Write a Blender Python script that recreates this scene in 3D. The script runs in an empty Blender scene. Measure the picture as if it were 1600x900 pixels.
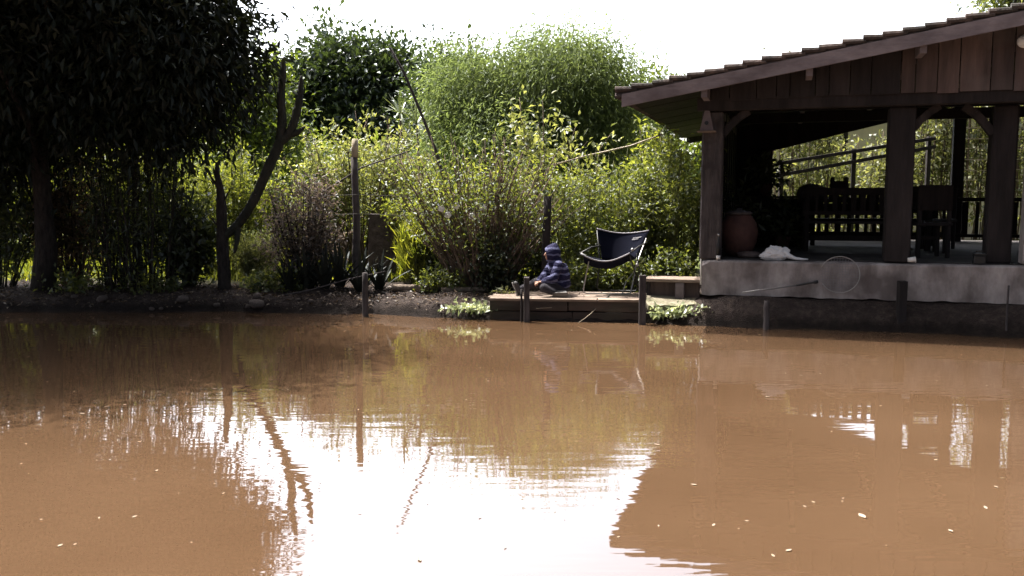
import bpy, math, random
import numpy as np
from mathutils import Vector, Matrix

S = bpy.context.scene
COL = S.collection
PI = math.pi
R = math.radians
random.seed(7)

# ------------------------------------------------------------------ camera maths
FPX, CAMH, PITCH = 1386.0, 1.6, R(5.7)
CP, SP = math.cos(PITCH), math.sin(PITCH)

def ray(px, py):
    a, b = (px - 800) / FPX, (450 - py) / FPX
    return Vector((a, CP + b * SP, -SP + b * CP))

def P(px, py, Y):                    # the point seen there at distance Y
    d = ray(px, py)
    t = Y / d.y
    return Vector((d.x * t, Y, CAMH + d.z * t))

def G(px, py, z=0.0):                # the point seen there on the level z
    d = ray(px, py)
    t = (z - CAMH) / d.z
    return Vector((d.x * t, d.y * t, z))

# ------------------------------------------------------------------ mesh helpers
class MB:
    def __init__(self, T=None):
        self.v, self.f, self.T = [], [], T
    def add(self, vs, fs):
        o = len(self.v)
        if self.T is not None:
            vs = [self.T @ Vector(p) for p in vs]
        self.v += [tuple(p) for p in vs]
        self.f += [tuple(i + o for i in f) for f in fs]
        return self
    def box(self, c, s, rot=None, bev=0.0, jit=0.0):
        hx, hy, hz = s[0] / 2, s[1] / 2, s[2] / 2
        c = Vector(c)
        if bev <= 0:
            pts = [(x, y, z) for x in (-hx, hx) for y in (-hy, hy) for z in (-hz, hz)]
            fs = [(0, 1, 3, 2), (4, 6, 7, 5), (0, 4, 5, 1), (2, 3, 7, 6), (0, 2, 6, 4), (1, 5, 7, 3)]
        else:
            b = min(bev, hx * .9, hy * .9, hz * .9)
            pts, idx = [], {}
            for sx in (-1, 1):
                for sy in (-1, 1):
                    for sz in (-1, 1):
                        for ax in range(3):
                            q = [sx * (hx - b), sy * (hy - b), sz * (hz - b)]
                            q[ax] = (sx, sy, sz)[ax] * (hx, hy, hz)[ax]
                            idx[(sx, sy, sz, ax)] = len(pts)
                            pts.append(tuple(q))
            fs = []
            for ax in range(3):
                o1, o2 = [k for k in range(3) if k != ax]
                for s_ in (-1, 1):
                    loop = []
                    for a, b2 in ((-1, -1), (1, -1), (1, 1), (-1, 1)):
                        k = [0, 0, 0]; k[ax] = s_; k[o1] = a; k[o2] = b2
                        loop.append(idx[(*k, ax)])
                    fs.append(tuple(loop))
            for ax in range(3):
                o1, o2 = [k for k in range(3) if k != ax]
                for a in (-1, 1):
                    for b2 in (-1, 1):
                        k1 = [0, 0, 0]; k1[o1] = a; k1[o2] = b2
                        k0 = list(k1); k0[ax] = -1; k1[ax] = 1
                        fs.append((idx[(*k0, o1)], idx[(*k1, o1)], idx[(*k1, o2)], idx[(*k0, o2)]))
            for sx in (-1, 1):
                for sy in (-1, 1):
                    for sz in (-1, 1):
                        fs.append(tuple(idx[(sx, sy, sz, k)] for k in range(3)))
        out = []
        for p in pts:
            q = Vector(p)
            if jit: q += Vector([random.uniform(-jit, jit) for _ in range(3)])
            if rot is not None: q = rot @ q
            out.append(q + c)
        return self.add(out, fs)
    def bar(self, a, b, w, h, up=(0, 0, 1), bev=0.0, jit=0.0):
        a, b = Vector(a), Vector(b)
        x = (b - a); L = x.length; x.normalize()
        y = Vector(up).cross(x)
        if y.length < 1e-5: y = Vector((0, 1, 0)).cross(x)
        y.normalize(); z = x.cross(y)
        m = Matrix((x, y, z)).transposed()
        return self.box((a + b) / 2, (L, w, h), m, bev, jit)
    def tube(self, pts, rad, n=7, cap=True, wob=0.0):
        pts = [Vector(p) for p in pts]
        if not hasattr(rad, '__len__'): rad = [rad] * len(pts)
        vs, fs = [], []
        prev = None
        for i, p in enumerate(pts):
            t = (pts[min(i + 1, len(pts) - 1)] - pts[max(i - 1, 0)])
            if t.length < 1e-9: t = Vector((0, 0, 1))
            t.normalize()
            if prev is None:
                x = t.orthogonal().normalized()
            else:
                x = prev - t * prev.dot(t)
                if x.length < 1e-6: x = t.orthogonal()
                x.normalize()
            prev = x
            y = t.cross(x)
            for k in range(n):
                a = 2 * PI * k / n
                r = rad[i] * (1 + (random.uniform(-wob, wob) if wob else 0))
                vs.append(p + (x * math.cos(a) + y * math.sin(a)) * r)
        for i in range(len(pts) - 1):
            for k in range(n):
                k2 = (k + 1) % n
                fs.append((i * n + k, i * n + k2, (i + 1) * n + k2, (i + 1) * n + k))
        if cap:
            fs.append(tuple(range(n - 1, -1, -1)))
            fs.append(tuple((len(pts) - 1) * n + k for k in range(n)))
        return self.add(vs, fs)
    def lathe(self, c, prof, n=20, axis=None):
        c = Vector(c); vs, fs = [], []
        for r, z in prof:
            for k in range(n):
                a = 2 * PI * k / n
                q = Vector((r * math.cos(a), r * math.sin(a), z))
                if axis is not None: q = axis @ q
                vs.append(c + q)
        for i in range(len(prof) - 1):
            for k in range(n):
                k2 = (k + 1) % n
                fs.append((i * n + k, i * n + k2, (i + 1) * n + k2, (i + 1) * n + k))
        fs.append(tuple(range(n - 1, -1, -1)))
        fs.append(tuple((len(prof) - 1) * n + k for k in range(n)))
        return self.add(vs, fs)
    def ball(self, c, r, nu=14, nv=9, rot=None, jit=0.0):
        c = Vector(c)
        if not hasattr(r, '__len__'): r = (r, r, r)
        vs, fs = [(0, 0, -1)], []
        for j in range(1, nv):
            t = -PI / 2 + PI * j / nv
            for k in range(nu):
                a = 2 * PI * k / nu
                vs.append((math.cos(t) * math.cos(a), math.cos(t) * math.sin(a), math.sin(t)))
        vs.append((0, 0, 1))
        for k in range(nu):
            fs.append((0, 1 + (k + 1) % nu, 1 + k))
        for j in range(nv - 2):
            for k in range(nu):
                a, b = 1 + j * nu + k, 1 + j * nu + (k + 1) % nu
                fs.append((a, b, b + nu, a + nu))
        e = len(vs) - 1
        for k in range(nu):
            fs.append((e, 1 + (nv - 2) * nu + k, 1 + (nv - 2) * nu + (k + 1) % nu))
        out = []
        for p in vs:
            q = Vector((p[0] * r[0], p[1] * r[1], p[2] * r[2]))
            if jit: q *= 1 + random.uniform(-jit, jit)
            if rot is not None: q = rot @ q
            out.append(c + q)
        return self.add(out, fs)
    def sheet(self, fn, nu, nv):
        vs = [fn(i / nu, j / nv) for j in range(nv + 1) for i in range(nu + 1)]
        fs = [(j * (nu + 1) + i, j * (nu + 1) + i + 1, (j + 1) * (nu + 1) + i + 1, (j + 1) * (nu + 1) + i)
              for j in range(nv) for i in range(nu)]
        return self.add(vs, fs)

def tag(o, label=None, cat=None, group=None, kind=None):
    if label: o['label'] = label
    if cat: o['category'] = cat
    if group: o['group'] = group
    if kind: o['kind'] = kind
    return o

def rootloc(o):
    v = Vector((0, 0, 0))
    while o is not None:
        v += o.location; o = o.parent
    return v

def link_mesh(name, me, m, parent=None):
    o = bpy.data.objects.new(name, me)
    COL.objects.link(o)
    if m is not None: me.materials.append(m)
    if parent is not None: o.parent = parent
    return o

def build(name, mb, m, parent=None, smooth=False, loc=None):
    """ONE mesh object; its points come in world space and are stored relative to its thing."""
    off = rootloc(parent) if parent is not None else (Vector(loc) if loc is not None else Vector((0, 0, 0)))
    me = bpy.data.meshes.new(name)
    v = np.array(mb.v, dtype=np.float64) - np.array(off)
    me.from_pydata(v.tolist(), [], mb.f)
    if smooth:
        me.polygons.foreach_set('use_smooth', [True] * len(me.polygons))
    me.update()
    o = link_mesh(name, me, m, parent)
    if parent is None and loc is not None: o.location = loc
    return o

def thing(name, label, cat, loc, group=None):
    o = bpy.data.objects.new(name, None)
    COL.objects.link(o)
    o.location = loc
    o.empty_display_size = .2
    return tag(o, label, cat, group)

def copy_tree(o, parent=None):
    c = o.copy(); COL.objects.link(c)
    if parent is not None: c.parent = parent
    for ch in list(o.children): copy_tree(ch, c)
    return c

# ------------------------------------------------------------------ leaves
def unit(a):
    return a / np.maximum(np.linalg.norm(a, axis=1, keepdims=True), 1e-9)

def leaf_arrays(c, d, n, L, W, fold=.25, droop=.12):
    d = unit(d); s = np.cross(d, n); s = unit(s); n2 = np.cross(s, d)
    L = L[:, None]; W = W[:, None]
    mid = c + d * L * .45
    tip = c + d * L - n2 * L * droop
    le = mid + s * W * .5 + n2 * W * fold
    ri = mid - s * W * .5 + n2 * W * fold
    N = len(c)
    V = np.stack([c, le, tip, ri], 1).reshape(-1, 3)
    i = np.arange(N)[:, None] * 4
    F = np.concatenate([i + np.array([[0, 1, 2]]), i + np.array([[0, 2, 3]])], 1).reshape(-1, 3)
    return V, F

def np_mesh(name, V, F):
    me = bpy.data.meshes.new(name)
    me.vertices.add(len(V)); me.vertices.foreach_set('co', V.astype(np.float32).ravel())
    me.loops.add(F.size); me.loops.foreach_set('vertex_index', F.astype(np.int32).ravel())
    me.polygons.add(len(F))
    me.polygons.foreach_set('loop_start', np.arange(0, F.size, 3, dtype=np.int32))
    me.polygons.foreach_set('loop_total', np.full(len(F), 3, dtype=np.int32))
    me.update(calc_edges=True)
    return me

def build_leaves(name, parts, m, parent=None):
    off = np.array(rootloc(parent)) if parent is not None else np.zeros(3)
    Vs, Fs, o = [], [], 0
    for V, F in parts:
        Vs.append(V - off); Fs.append(F + o); o += len(V)
    return link_mesh(name, np_mesh(name, np.concatenate(Vs), np.concatenate(Fs)), m, parent)

def clump_leaves(rng, centres, per, r, L, W, up=0.0, out=None, droop=.12, flat=1.0, var=.35, fold=.25, vert=0.0):
    """per leaves scattered round each centre; up>0 points them up, <0 lets them hang"""
    N = len(centres) * per
    c = np.repeat(centres, per, 0)
    g = rng.normal(0, 1, (N, 3)) * r * .5
    g[:, 2] *= flat
    c = c + g
    d = rng.normal(0, 1, (N, 3)) + unit(g + 1e-6) * .8
    if out is not None: d = d + np.repeat(out, per, 0) * .5
    d[:, 2] += up
    n = rng.normal(0, .6, (N, 3)); n[:, 2] += 1.0 - vert
    l = L * (1 + rng.uniform(-var, var, N))
    w = W * (1 + rng.uniform(-var, var, N))
    return leaf_arrays(c, d, n, l, w, fold, droop)

def blob_centres(rng, blobs, n, shell=.55):
    """clump centres in overlapping lobes, mostly towards their outside"""
    vol = np.array([b[1][0] * b[1][1] * b[1][2] for b in blobs]) ** .67
    k = rng.choice(len(blobs), n, p=vol / vol.sum())
    c = np.array([tuple(b[0]) for b in blobs])[k]; r = np.array([b[1] for b in blobs])[k]
    d = unit(rng.normal(0, 1, (n, 3)))
    rad = (shell + (1 - shell) * rng.uniform(0, 1, n) ** .6) * (1 + rng.normal(0, .07, n))
    inner = rng.uniform(0, 1, n) < .22
    rad[inner] *= rng.uniform(.2, .9, inner.sum())
    return c + d * r * rad[:, None], d

def limb(mb, a, b, r0, r1, sag=.15, n=6, k=6):
    a, b = Vector(a), Vector(b)
    L = (b - a).length
    o = Vector((random.uniform(-1, 1), random.uniform(-1, 1), random.uniform(-.2, 1))) * L * sag
    pts, rr = [], []
    for i in range(n):
        t = i / (n - 1)
        q = a.lerp(b, t) + o * math.sin(PI * t) + Vector([random.uniform(-1, 1) for _ in range(3)]) * L * .015
        if i == 0: q = a.copy()
        pts.append(q); rr.append(r0 * (1 - t) + r1 * t)
    mb.tube(pts, rr, k, wob=.08)
    return pts

def tree(name, label, cat, base, top, r0, blobs, nclump, per, cr, L, W, leafm, barkm, seed, group=None,
         up=0.0, droop=.12, limbs=26, trunk_extra=None, shell=.55, flat=1.0, vert=0.0, fine=90):
    rng = np.random.default_rng(seed); random.seed(seed)
    t = thing(name, label, cat, base, group)
    mb = MB()
    base, top = Vector(base), Vector(top)
    pts, rr = [], []
    for i in range(9):
        q = i / 8
        p = base.lerp(top, q) + Vector((random.uniform(-1, 1), random.uniform(-1, 1), 0)) * r0 * .45 * (q > 0)
        pts.append(p); rr.append(r0 * (1.35 - .35 * min(1, q * 6)) * (1 - .55 * q))
    pts[0] = base - Vector((0, 0, .12))
    mb.tube(pts, rr, 10, wob=.07)
    cc, dd = blob_centres(rng, blobs, nclump, shell)
    for i in range(min(limbs, nclump)):
        e = Vector(cc[i]); s = pts[random.randint(3, 8)]
        lp = limb(mb, s, e, r0 * .34, r0 * .06, .12, 7)
        for q in range(4):
            j = random.randrange(nclump)
            ds = sorted(range(0, nclump, max(1, nclump // 60)), key=lambda z: (Vector(cc[z]) - lp[4]).length)[:6]
            e2 = Vector(cc[random.choice(ds)])
            limb(mb, lp[random.randint(3, 5)], e2, r0 * .11, r0 * .03, .1, 5, 5)
    if trunk_extra: trunk_extra(mb)
    build('trunk', mb, barkm, t, True)
    build_leaves('crown', [clump_leaves(rng, cc, per, cr, L, W, up, dd, droop, flat, vert=vert)], leafm, t)
    return t

def bush(name, label, cat, base, h, spread, depth, nstem, nleaf, L, W, leafm, stemm, seed, group=None, r0=.014,
         start=.35, up=.2, lean=(0, 0), curve=.25, jit=.10, fork=2, base_r=.25, droop=.12, topbias=1.0, lname='foliage'):
    """a shrub: stems that rise from one foot, fork, and carry leaves from `start` of their height up"""
    rng = np.random.default_rng(seed); random.seed(seed)
    base = Vector(base)
    t = thing(name, label, cat, base, group)
    mb = MB()
    tips = []
    for i in range(nstem):
        a = random.uniform(0, 2 * PI); q = math.sqrt(random.random())
        ex = Vector((math.cos(a) * q * spread + lean[0], math.sin(a) * q * depth + lean[1], h * (random.uniform(.62, 1.0) - .25 * q ** 2)))
        st = base + Vector((math.cos(a) * q * spread * base_r, math.sin(a) * q * depth * base_r, -.05))
        path = []
        bend = random.uniform(.2, 1) * curve
        for k in range(8):
            s = k / 7
            xy = s * (1 - bend) + bend * s * s
            p = st + Vector(((base.x + ex.x - st.x) * xy, (base.y + ex.y - st.y) * xy, ex.z * s))
            p += Vector([random.uniform(-1, 1) for _ in range(3)]) * h * .012 * (k > 0)
            path.append(p)
        rr = r0 * random.uniform(.7, 1.3)
        mb.tube(path, [rr * (1 - .75 * k / 7) for k in range(8)], 5, wob=.1)
        tips.append(path)
        for _ in range(fork):
            k = random.randint(3, 6)
            e = path[k] + Vector((random.uniform(-1, 1) * .28, random.uniform(-1, 1) * .28, random.uniform(.1, .42))) * h * .38
            sub = [path[k].lerp(e, z / 4) + Vector([random.uniform(-1, 1) for _ in range(3)]) * h * .01 * (z > 0) for z in range(5)]
            mb.tube(sub, [rr * .5 * (1 - .7 * z / 4) for z in range(5)], 4)
            tips.append([path[k]] * 3 + sub)
    build('branches', mb, stemm, t, True)
    PT = np.array([[tuple(p) for p in path[:8]] + [tuple(path[-1])] * (8 - len(path[:8])) for path in tips])
    if nleaf:
        w = rng.choice(len(PT), nleaf)
        s = start + (1 - start) * rng.uniform(0, 1, nleaf) ** (1 / topbias)
        f = s * 7; k = np.minimum(f.astype(int), 6); fr = (f - k)[:, None]
        c = PT[w, k] * (1 - fr) + PT[w, k + 1] * fr
        g = rng.normal(0, jit, (nleaf, 3)); c = c + g
        c[:, 2] = np.maximum(c[:, 2], base.z + .02)
        d = rng.normal(0, 1, (nleaf, 3)) + unit(g) * .9; d[:, 2] += up
        n = rng.normal(0, .6, (nleaf, 3)); n[:, 2] += 1
        l = L * rng.uniform(.6, 1.35, nleaf); wd = W * rng.uniform(.6, 1.35, nleaf)
        build_leaves(lname, [leaf_arrays(c, d, n, l, wd, .25, droop)], leafm, t)
    return t

# ------------------------------------------------------------------ materials
def new_mat(name):
    m = bpy.data.materials.new(name); m.use_nodes = True
    nt = m.node_tree; nt.nodes.clear()
    out = nt.nodes.new('ShaderNodeOutputMaterial')
    return m, nt, out

def surf_mat(name, c1, c2, rough=.8, scale=8.0, stretch=(1, 1, 1), bump=.3, bscale=None, island=0.0, c3=None, spot=1.6, spotmix=.5, spec=.3, rgh2=None, dist=.02):
    """two earthy colours in a noise, a third in larger stains, a bump, and a tone per loose piece"""
    m, nt, out = new_mat(name)
    N, Lk = nt.nodes.new, nt.links.new
    b = N('ShaderNodeBsdfPrincipled'); Lk(b.outputs[0], out.inputs[0])
    b.inputs['Roughness'].default_value = rough
    b.inputs['Specular IOR Level'].default_value = spec
    tc = N('ShaderNodeTexCoord'); mp = N('ShaderNodeMapping'); mp.inputs['Scale'].default_value = stretch
    Lk(tc.outputs['Object'], mp.inputs[0])
    n1 = N('ShaderNodeTexNoise'); n1.inputs['Scale'].default_value = scale; n1.inputs['Detail'].default_value = 7
    n1.inputs['Roughness'].default_value = .65
    Lk(mp.outputs[0], n1.inputs['Vector'])
    rp = N('ShaderNodeValToRGB'); rp.color_ramp.elements[0].position = .33; rp.color_ramp.elements[1].position = .68
    rp.color_ramp.elements[0].color = (*c1, 1); rp.color_ramp.elements[1].color = (*c2, 1)
    Lk(n1.outputs['Fac'], rp.inputs[0])
    colr = rp.outputs[0]
    if c3 is not None:
        n2 = N('ShaderNodeTexNoise'); n2.inputs['Scale'].default_value = spot; n2.inputs['Detail'].default_value = 4
        Lk(tc.outputs['Object'], n2.inputs['Vector'])
        r2 = N('ShaderNodeValToRGB'); r2.color_ramp.elements[0].position = .48; r2.color_ramp.elements[1].position = .66
        r2.color_ramp.elements[1].color = (spotmix,) * 3 + (1,)
        Lk(n2.outputs['Fac'], r2.inputs[0])
        mx = N('ShaderNodeMix'); mx.data_type = 'RGBA'
        Lk(r2.outputs[0], mx.inputs[0]); Lk(colr, mx.inputs[6]); mx.inputs[7].default_value = (*c3, 1)
        colr = mx.outputs[2]
    if island:
        ge = N('ShaderNodeNewGeometry'); hs = N('ShaderNodeHueSaturation')
        mr = N('ShaderNodeMapRange'); mr.inputs[3].default_value = 1 - island; mr.inputs[4].default_value = 1 + island
        Lk(ge.outputs['Random Per Island'], mr.inputs[0]); Lk(mr.outputs[0], hs.inputs['Value']); Lk(colr, hs.inputs['Color'])
        colr = hs.outputs[0]
    Lk(colr, b.inputs['Base Color'])
    if bump:
        n3 = N('ShaderNodeTexNoise'); n3.inputs['Scale'].default_value = bscale or scale * 3; n3.inputs['Detail'].default_value = 6
        Lk(mp.outputs[0], n3.inputs['Vector'])
        bp = N('ShaderNodeBump'); bp.inputs['Strength'].default_value = bump; bp.inputs['Distance'].default_value = dist
        Lk(n3.outputs['Fac'], bp.inputs['Height']); Lk(bp.outputs[0], b.inputs['Normal'])
    return m

def leaf_mat(name, c1, c2, trans=.45, gloss=.06, tint=(1.15, 1.1, .35), rough=.45):
    """leaves: each its own tone, thin enough for the sun to come through"""
    m, nt, out = new_mat(name)
    N, Lk = nt.nodes.new, nt.links.new
    ge = N('ShaderNodeNewGeometry')
    mx = N('ShaderNodeMix'); mx.data_type = 'RGBA'
    mx.inputs[6].default_value = (*c1, 1); mx.inputs[7].default_value = (*c2, 1)
    Lk(ge.outputs['Random Per Island'], mx.inputs[0])
    df = N('ShaderNodeBsdfDiffuse'); Lk(mx.outputs[2], df.inputs[0])
    tl = N('ShaderNodeBsdfTranslucent')
    mu = N('ShaderNodeMix'); mu.data_type = 'RGBA'; mu.blend_type = 'MULTIPLY'; mu.inputs[0].default_value = 1
    mu.inputs[7].default_value = (*[x * 2.0 for x in tint], 1); Lk(mx.outputs[2], mu.inputs[6]); Lk(mu.outputs[2], tl.inputs[0])
    ms = N('ShaderNodeMixShader'); ms.inputs[0].default_value = trans
    Lk(df.outputs[0], ms.inputs[1]); Lk(tl.outputs[0], ms.inputs[2])
    gl = N('ShaderNodeBsdfGlossy'); gl.inputs['Roughness'].default_value = rough; gl.inputs[0].default_value = (.9, .95, 1, 1)
    m2 = N('ShaderNodeMixShader'); m2.inputs[0].default_value = gloss
    Lk(ms.outputs[0], m2.inputs[1]); Lk(gl.outputs[0], m2.inputs[2])
    Lk(m2.outputs[0], out.inputs[0])
    return m

def plain(name, c, rough=.5, metal=0.0, spec=.5, bump=0.0, bscale=200):
    m, nt, out = new_mat(name)
    b = nt.nodes.new('ShaderNodeBsdfPrincipled'); nt.links.new(b.outputs[0], out.inputs[0])
    n = nt.nodes.new('ShaderNodeTexNoise'); n.inputs['Scale'].default_value = 12; n.inputs['Detail'].default_value = 5
    rp = nt.nodes.new('ShaderNodeValToRGB')
    rp.color_ramp.elements[0].color = (*[x * .75 for x in c], 1); rp.color_ramp.elements[1].color = (*[min(1, x * 1.2) for x in c], 1)
    tc = nt.nodes.new('ShaderNodeTexCoord'); nt.links.new(tc.outputs['Object'], n.inputs['Vector'])
    nt.links.new(n.outputs['Fac'], rp.inputs[0]); nt.links.new(rp.outputs[0], b.inputs['Base Color'])
    b.inputs['Roughness'].default_value = rough; b.inputs['Metallic'].default_value = metal
    b.inputs['Specular IOR Level'].default_value = spec
    if bump:
        n2 = nt.nodes.new('ShaderNodeTexNoise'); n2.inputs['Scale'].default_value = bscale
        nt.links.new(tc.outputs['Object'], n2.inputs['Vector'])
        bp = nt.nodes.new('ShaderNodeBump'); bp.inputs['Strength'].default_value = bump; bp.inputs['Distance'].default_value = .005
        nt.links.new(n2.outputs['Fac'], bp.inputs['Height']); nt.links.new(bp.outputs[0], b.inputs['Normal'])
    return m

M = dict(
    dirt=None,
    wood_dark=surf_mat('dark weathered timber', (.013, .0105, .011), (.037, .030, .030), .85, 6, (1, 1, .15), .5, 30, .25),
    wood_shaded=surf_mat('shade darkened timber', (.008, .006, .006), (.024, .018, .017), .9, 6, (1, 1, .15), .5, 30, .3),  # near-black copy of the timber, interior and under-roof shade put into its colour
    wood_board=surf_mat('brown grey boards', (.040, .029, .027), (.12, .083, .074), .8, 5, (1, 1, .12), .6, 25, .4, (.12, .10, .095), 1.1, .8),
    wood_rake=surf_mat('purple grey barge board', (.12, .098, .105), (.24, .20, .205), .85, 5, (.2, 1, 1), .4, 25, .1, (.07, .054, .056), 2.0, .6),
    wood_grey=surf_mat('grey sunbleached planks', (.17, .13, .10), (.38, .30, .245), .85, 5, (.15, 1, 1), .5, 28, .25, (.10, .07, .055), 2.2, .7),
    wood_wet=surf_mat('wet dark planks', (.028, .020, .016), (.075, .052, .042), .7, 6, (.2, 1, 1), .5, 28, .3, (.045, .05, .03), 2.5, .4),
    post=surf_mat('old post wood', (.038, .032, .033), (.11, .094, .093), .9, 9, (1, 1, .15), .8, 30, .15, (.03, .026, .026), 7, .6, dist=.04),
    bark=surf_mat('dark bark', (.016, .013, .012), (.05, .041, .037), .95, 14, (1, 1, .3), 1.0, 30, .2, dist=.06),
    bark_pale=surf_mat('pale bark', (.09, .07, .055), (.24, .19, .15), .95, 14, (1, 1, .3), .8, 40, .2),
    stem=surf_mat('brown stems', (.065, .046, .036), (.20, .145, .11), .9, 14, (1, 1, .3), .4, 40, .4),
    stem_dark=surf_mat('dark stems', (.018, .015, .013), (.055, .045, .038), .9, 14, (1, 1, .3), .4, 40, .4),
    stem_green=surf_mat('green stems', (.07, .08, .025), (.17, .17, .06), .8, 14, (1, 1, .3), .3, 40, .4),
    bamboo=surf_mat('dry bamboo', (.26, .21, .15), (.48, .41, .30), .6, 9, (1, 1, 1), .2, 40, .1),
    cactus=surf_mat('dark cactus skin', (.014, .015, .012), (.04, .042, .03), .7, 10, (1, 1, .4), .8, 30, .1, (.06, .05, .042), 4.0, .6, dist=.05),
    concrete=surf_mat('stained concrete', (.18, .158, .152), (.42, .38, .37), .9, 4.5, (1, 1, .45), .45, 45, 0, (.10, .08, .075), 2.1, .8),
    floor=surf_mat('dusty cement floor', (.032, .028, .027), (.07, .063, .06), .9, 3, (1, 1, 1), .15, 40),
    tile=surf_mat('old clay roof tiles', (.035, .028, .027), (.115, .085, .074), .9, 7, (1, 1, 1), .5, 30, .3, (.03, .03, .026), 2.4, .8),
    mossy=surf_mat('mossy stone', (.11, .095, .065), (.29, .26, .19), .95, 9, (1, 1, 1), .8, 30, 0, (.09, .10, .045), 5, .7),
    stone=surf_mat('bank stones', (.05, .04, .036), (.15, .12, .105), .9, 9, (1, 1, 1), .6, 30, .4),
    clay=surf_mat('red clay jar', (.055, .027, .023), (.10, .048, .04), .75, 6, (1, 1, 1), .2, 30),
    navy=plain('navy chair cloth', (.004, .005, .013), .95, 0, .1, .5, 400),
    piping=plain('grey piping', (.22, .21, .23), .7),
    steel=plain('grey tube', (.33, .32, .31), .4, .6),
    black=plain('black plastic', (.012, .012, .013), .45),
    white=plain('white paint', (.75, .74, .72), .5),
    cloth_white=plain('white sack', (.72, .71, .72), .75, 0, .3, .6, 60),
    skin=plain('skin', (.36, .20, .14), .55, 0, .4),
    hair=plain('dark hair', (.012, .009, .008), .6),
    trousers=plain('grey trousers', (.032, .03, .037), .9, 0, .2, .6, 90),
    shoe=plain('dark shoe', (.03, .028, .03), .7),
    sole=plain('pale sole', (.15, .14, .135), .8),
    housewall=surf_mat('cream house wall', (.50, .44, .35), (.62, .55, .44), .9, 3, (1, 1, 1), .1, 30),
    glass_dark=plain('dark window', (.02, .02, .022), .15),
    line=plain('wire', (.12, .11, .10), .6),
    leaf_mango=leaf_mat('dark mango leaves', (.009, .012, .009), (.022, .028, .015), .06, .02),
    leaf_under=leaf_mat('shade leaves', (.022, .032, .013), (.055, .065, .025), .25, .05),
    leaf_brown=leaf_mat('brownish leaves', (.045, .032, .02), (.12, .085, .05), .25, .04, (1.1, .9, .6)),
    leaf_tree=leaf_mat('dark glossy leaves', (.022, .036, .018), (.055, .078, .035), .22, .09, (1.1, 1.1, .4), .35),
    leaf_willow=leaf_mat('willow leaves', (.085, .115, .052), (.155, .19, .09), .42, .02, (1.0, 1.0, .55)),
    leaf_yellow=leaf_mat('yellow green leaves', (.040, .054, .014), (.17, .18, .05), .44, .03, (1.08, 1.08, .42), .5),
    leaf_mid=leaf_mat('mid green leaves', (.028, .042, .013), (.145, .158, .052), .45, .05, (1.1, 1.1, .42), .5),
    leaf_pale=leaf_mat('pale green leaves', (.055, .066, .026), (.22, .225, .10), .40, .05, (1.05, 1.05, .5), .45),
    leaf_white=leaf_mat('whitish plant leaves', (.13, .16, .08), (.42, .45, .29), .3, .08, (1, 1, .7), .35),
    leaf_dry=leaf_mat('dry grey leaves', (.075, .06, .05), (.17, .14, .12), .3, .03, (1, .9, .75)),
    leaf_agave=leaf_mat('agave leaves', (.012, .015, .012), (.036, .040, .03), .05, .03, (1, 1, .6), .5),
    leaf_scrap=leaf_mat('floating scraps', (.16, .125, .09), (.36, .30, .23), .1, .03, (1, .8, .5)),
    leaf_vine=leaf_mat('sunny vine leaves', (.06, .07, .025), (.20, .20, .09), .45, .04, (1.05, 1.05, .6), .5),
    leaf_far=leaf_mat('far tree leaves', (.045, .07, .02), (.11, .14, .04), .35, .05),
    grass=leaf_mat('grass blades', (.09, .12, .02), (.22, .23, .06), .45, .04),
    litter=leaf_mat('dead leaves', (.05, .038, .028), (.20, .155, .115), .1, .03, (1, .8, .5)),
)

def hoodie_mat():
    m, nt, out = new_mat('striped knit')
    N, Lk = nt.nodes.new, nt.links.new
    b = N('ShaderNodeBsdfPrincipled'); Lk(b.outputs[0], out.inputs[0]); b.inputs['Roughness'].default_value = .9
    b.inputs['Specular IOR Level'].default_value = .2
    tc = N('ShaderNodeTexCoord'); sx = N('ShaderNodeSeparateXYZ'); Lk(tc.outputs['Object'], sx.inputs[0])
    mu = N('ShaderNodeMath'); mu.operation = 'MULTIPLY'; mu.inputs[1].default_value = 1 / .088
    nw = N('ShaderNodeTexNoise'); nw.inputs['Scale'].default_value = 9; nw.inputs['Detail'].default_value = 3; Lk(tc.outputs['Object'], nw.inputs['Vector'])
    wz = N('ShaderNodeMath'); wz.operation = 'MULTIPLY_ADD'; wz.inputs[1].default_value = .09; Lk(nw.outputs['Fac'], wz.inputs[0]); Lk(sx.outputs[2], wz.inputs[2])
    Lk(wz.outputs[0], mu.inputs[0])
    fr = N('ShaderNodeMath'); fr.operation = 'FRACT'; Lk(mu.outputs[0], fr.inputs[0])
    gt = N('ShaderNodeMath'); gt.operation = 'GREATER_THAN'; gt.inputs[1].default_value = .68; Lk(fr.outputs[0], gt.inputs[0])
    mx = N('ShaderNodeMix'); mx.data_type = 'RGBA'; Lk(gt.outputs[0], mx.inputs[0])
    mx.inputs[6].default_value = (.014, .014, .044, 1); mx.inputs[7].default_value = (.105, .11, .20, 1)
    Lk(mx.outputs[2], b.inputs['Base Color'])
    n = N('ShaderNodeTexNoise'); n.inputs['Scale'].default_value = 25; Lk(tc.outputs['Object'], n.inputs['Vector'])
    bp = N('ShaderNodeBump'); bp.inputs['Strength'].default_value = .5; bp.inputs['Distance'].default_value = .02
    Lk(n.outputs['Fac'], bp.inputs['Height']); Lk(bp.outputs[0], b.inputs['Normal'])
    return m
M['hoodie'] = hoodie_mat()

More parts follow.
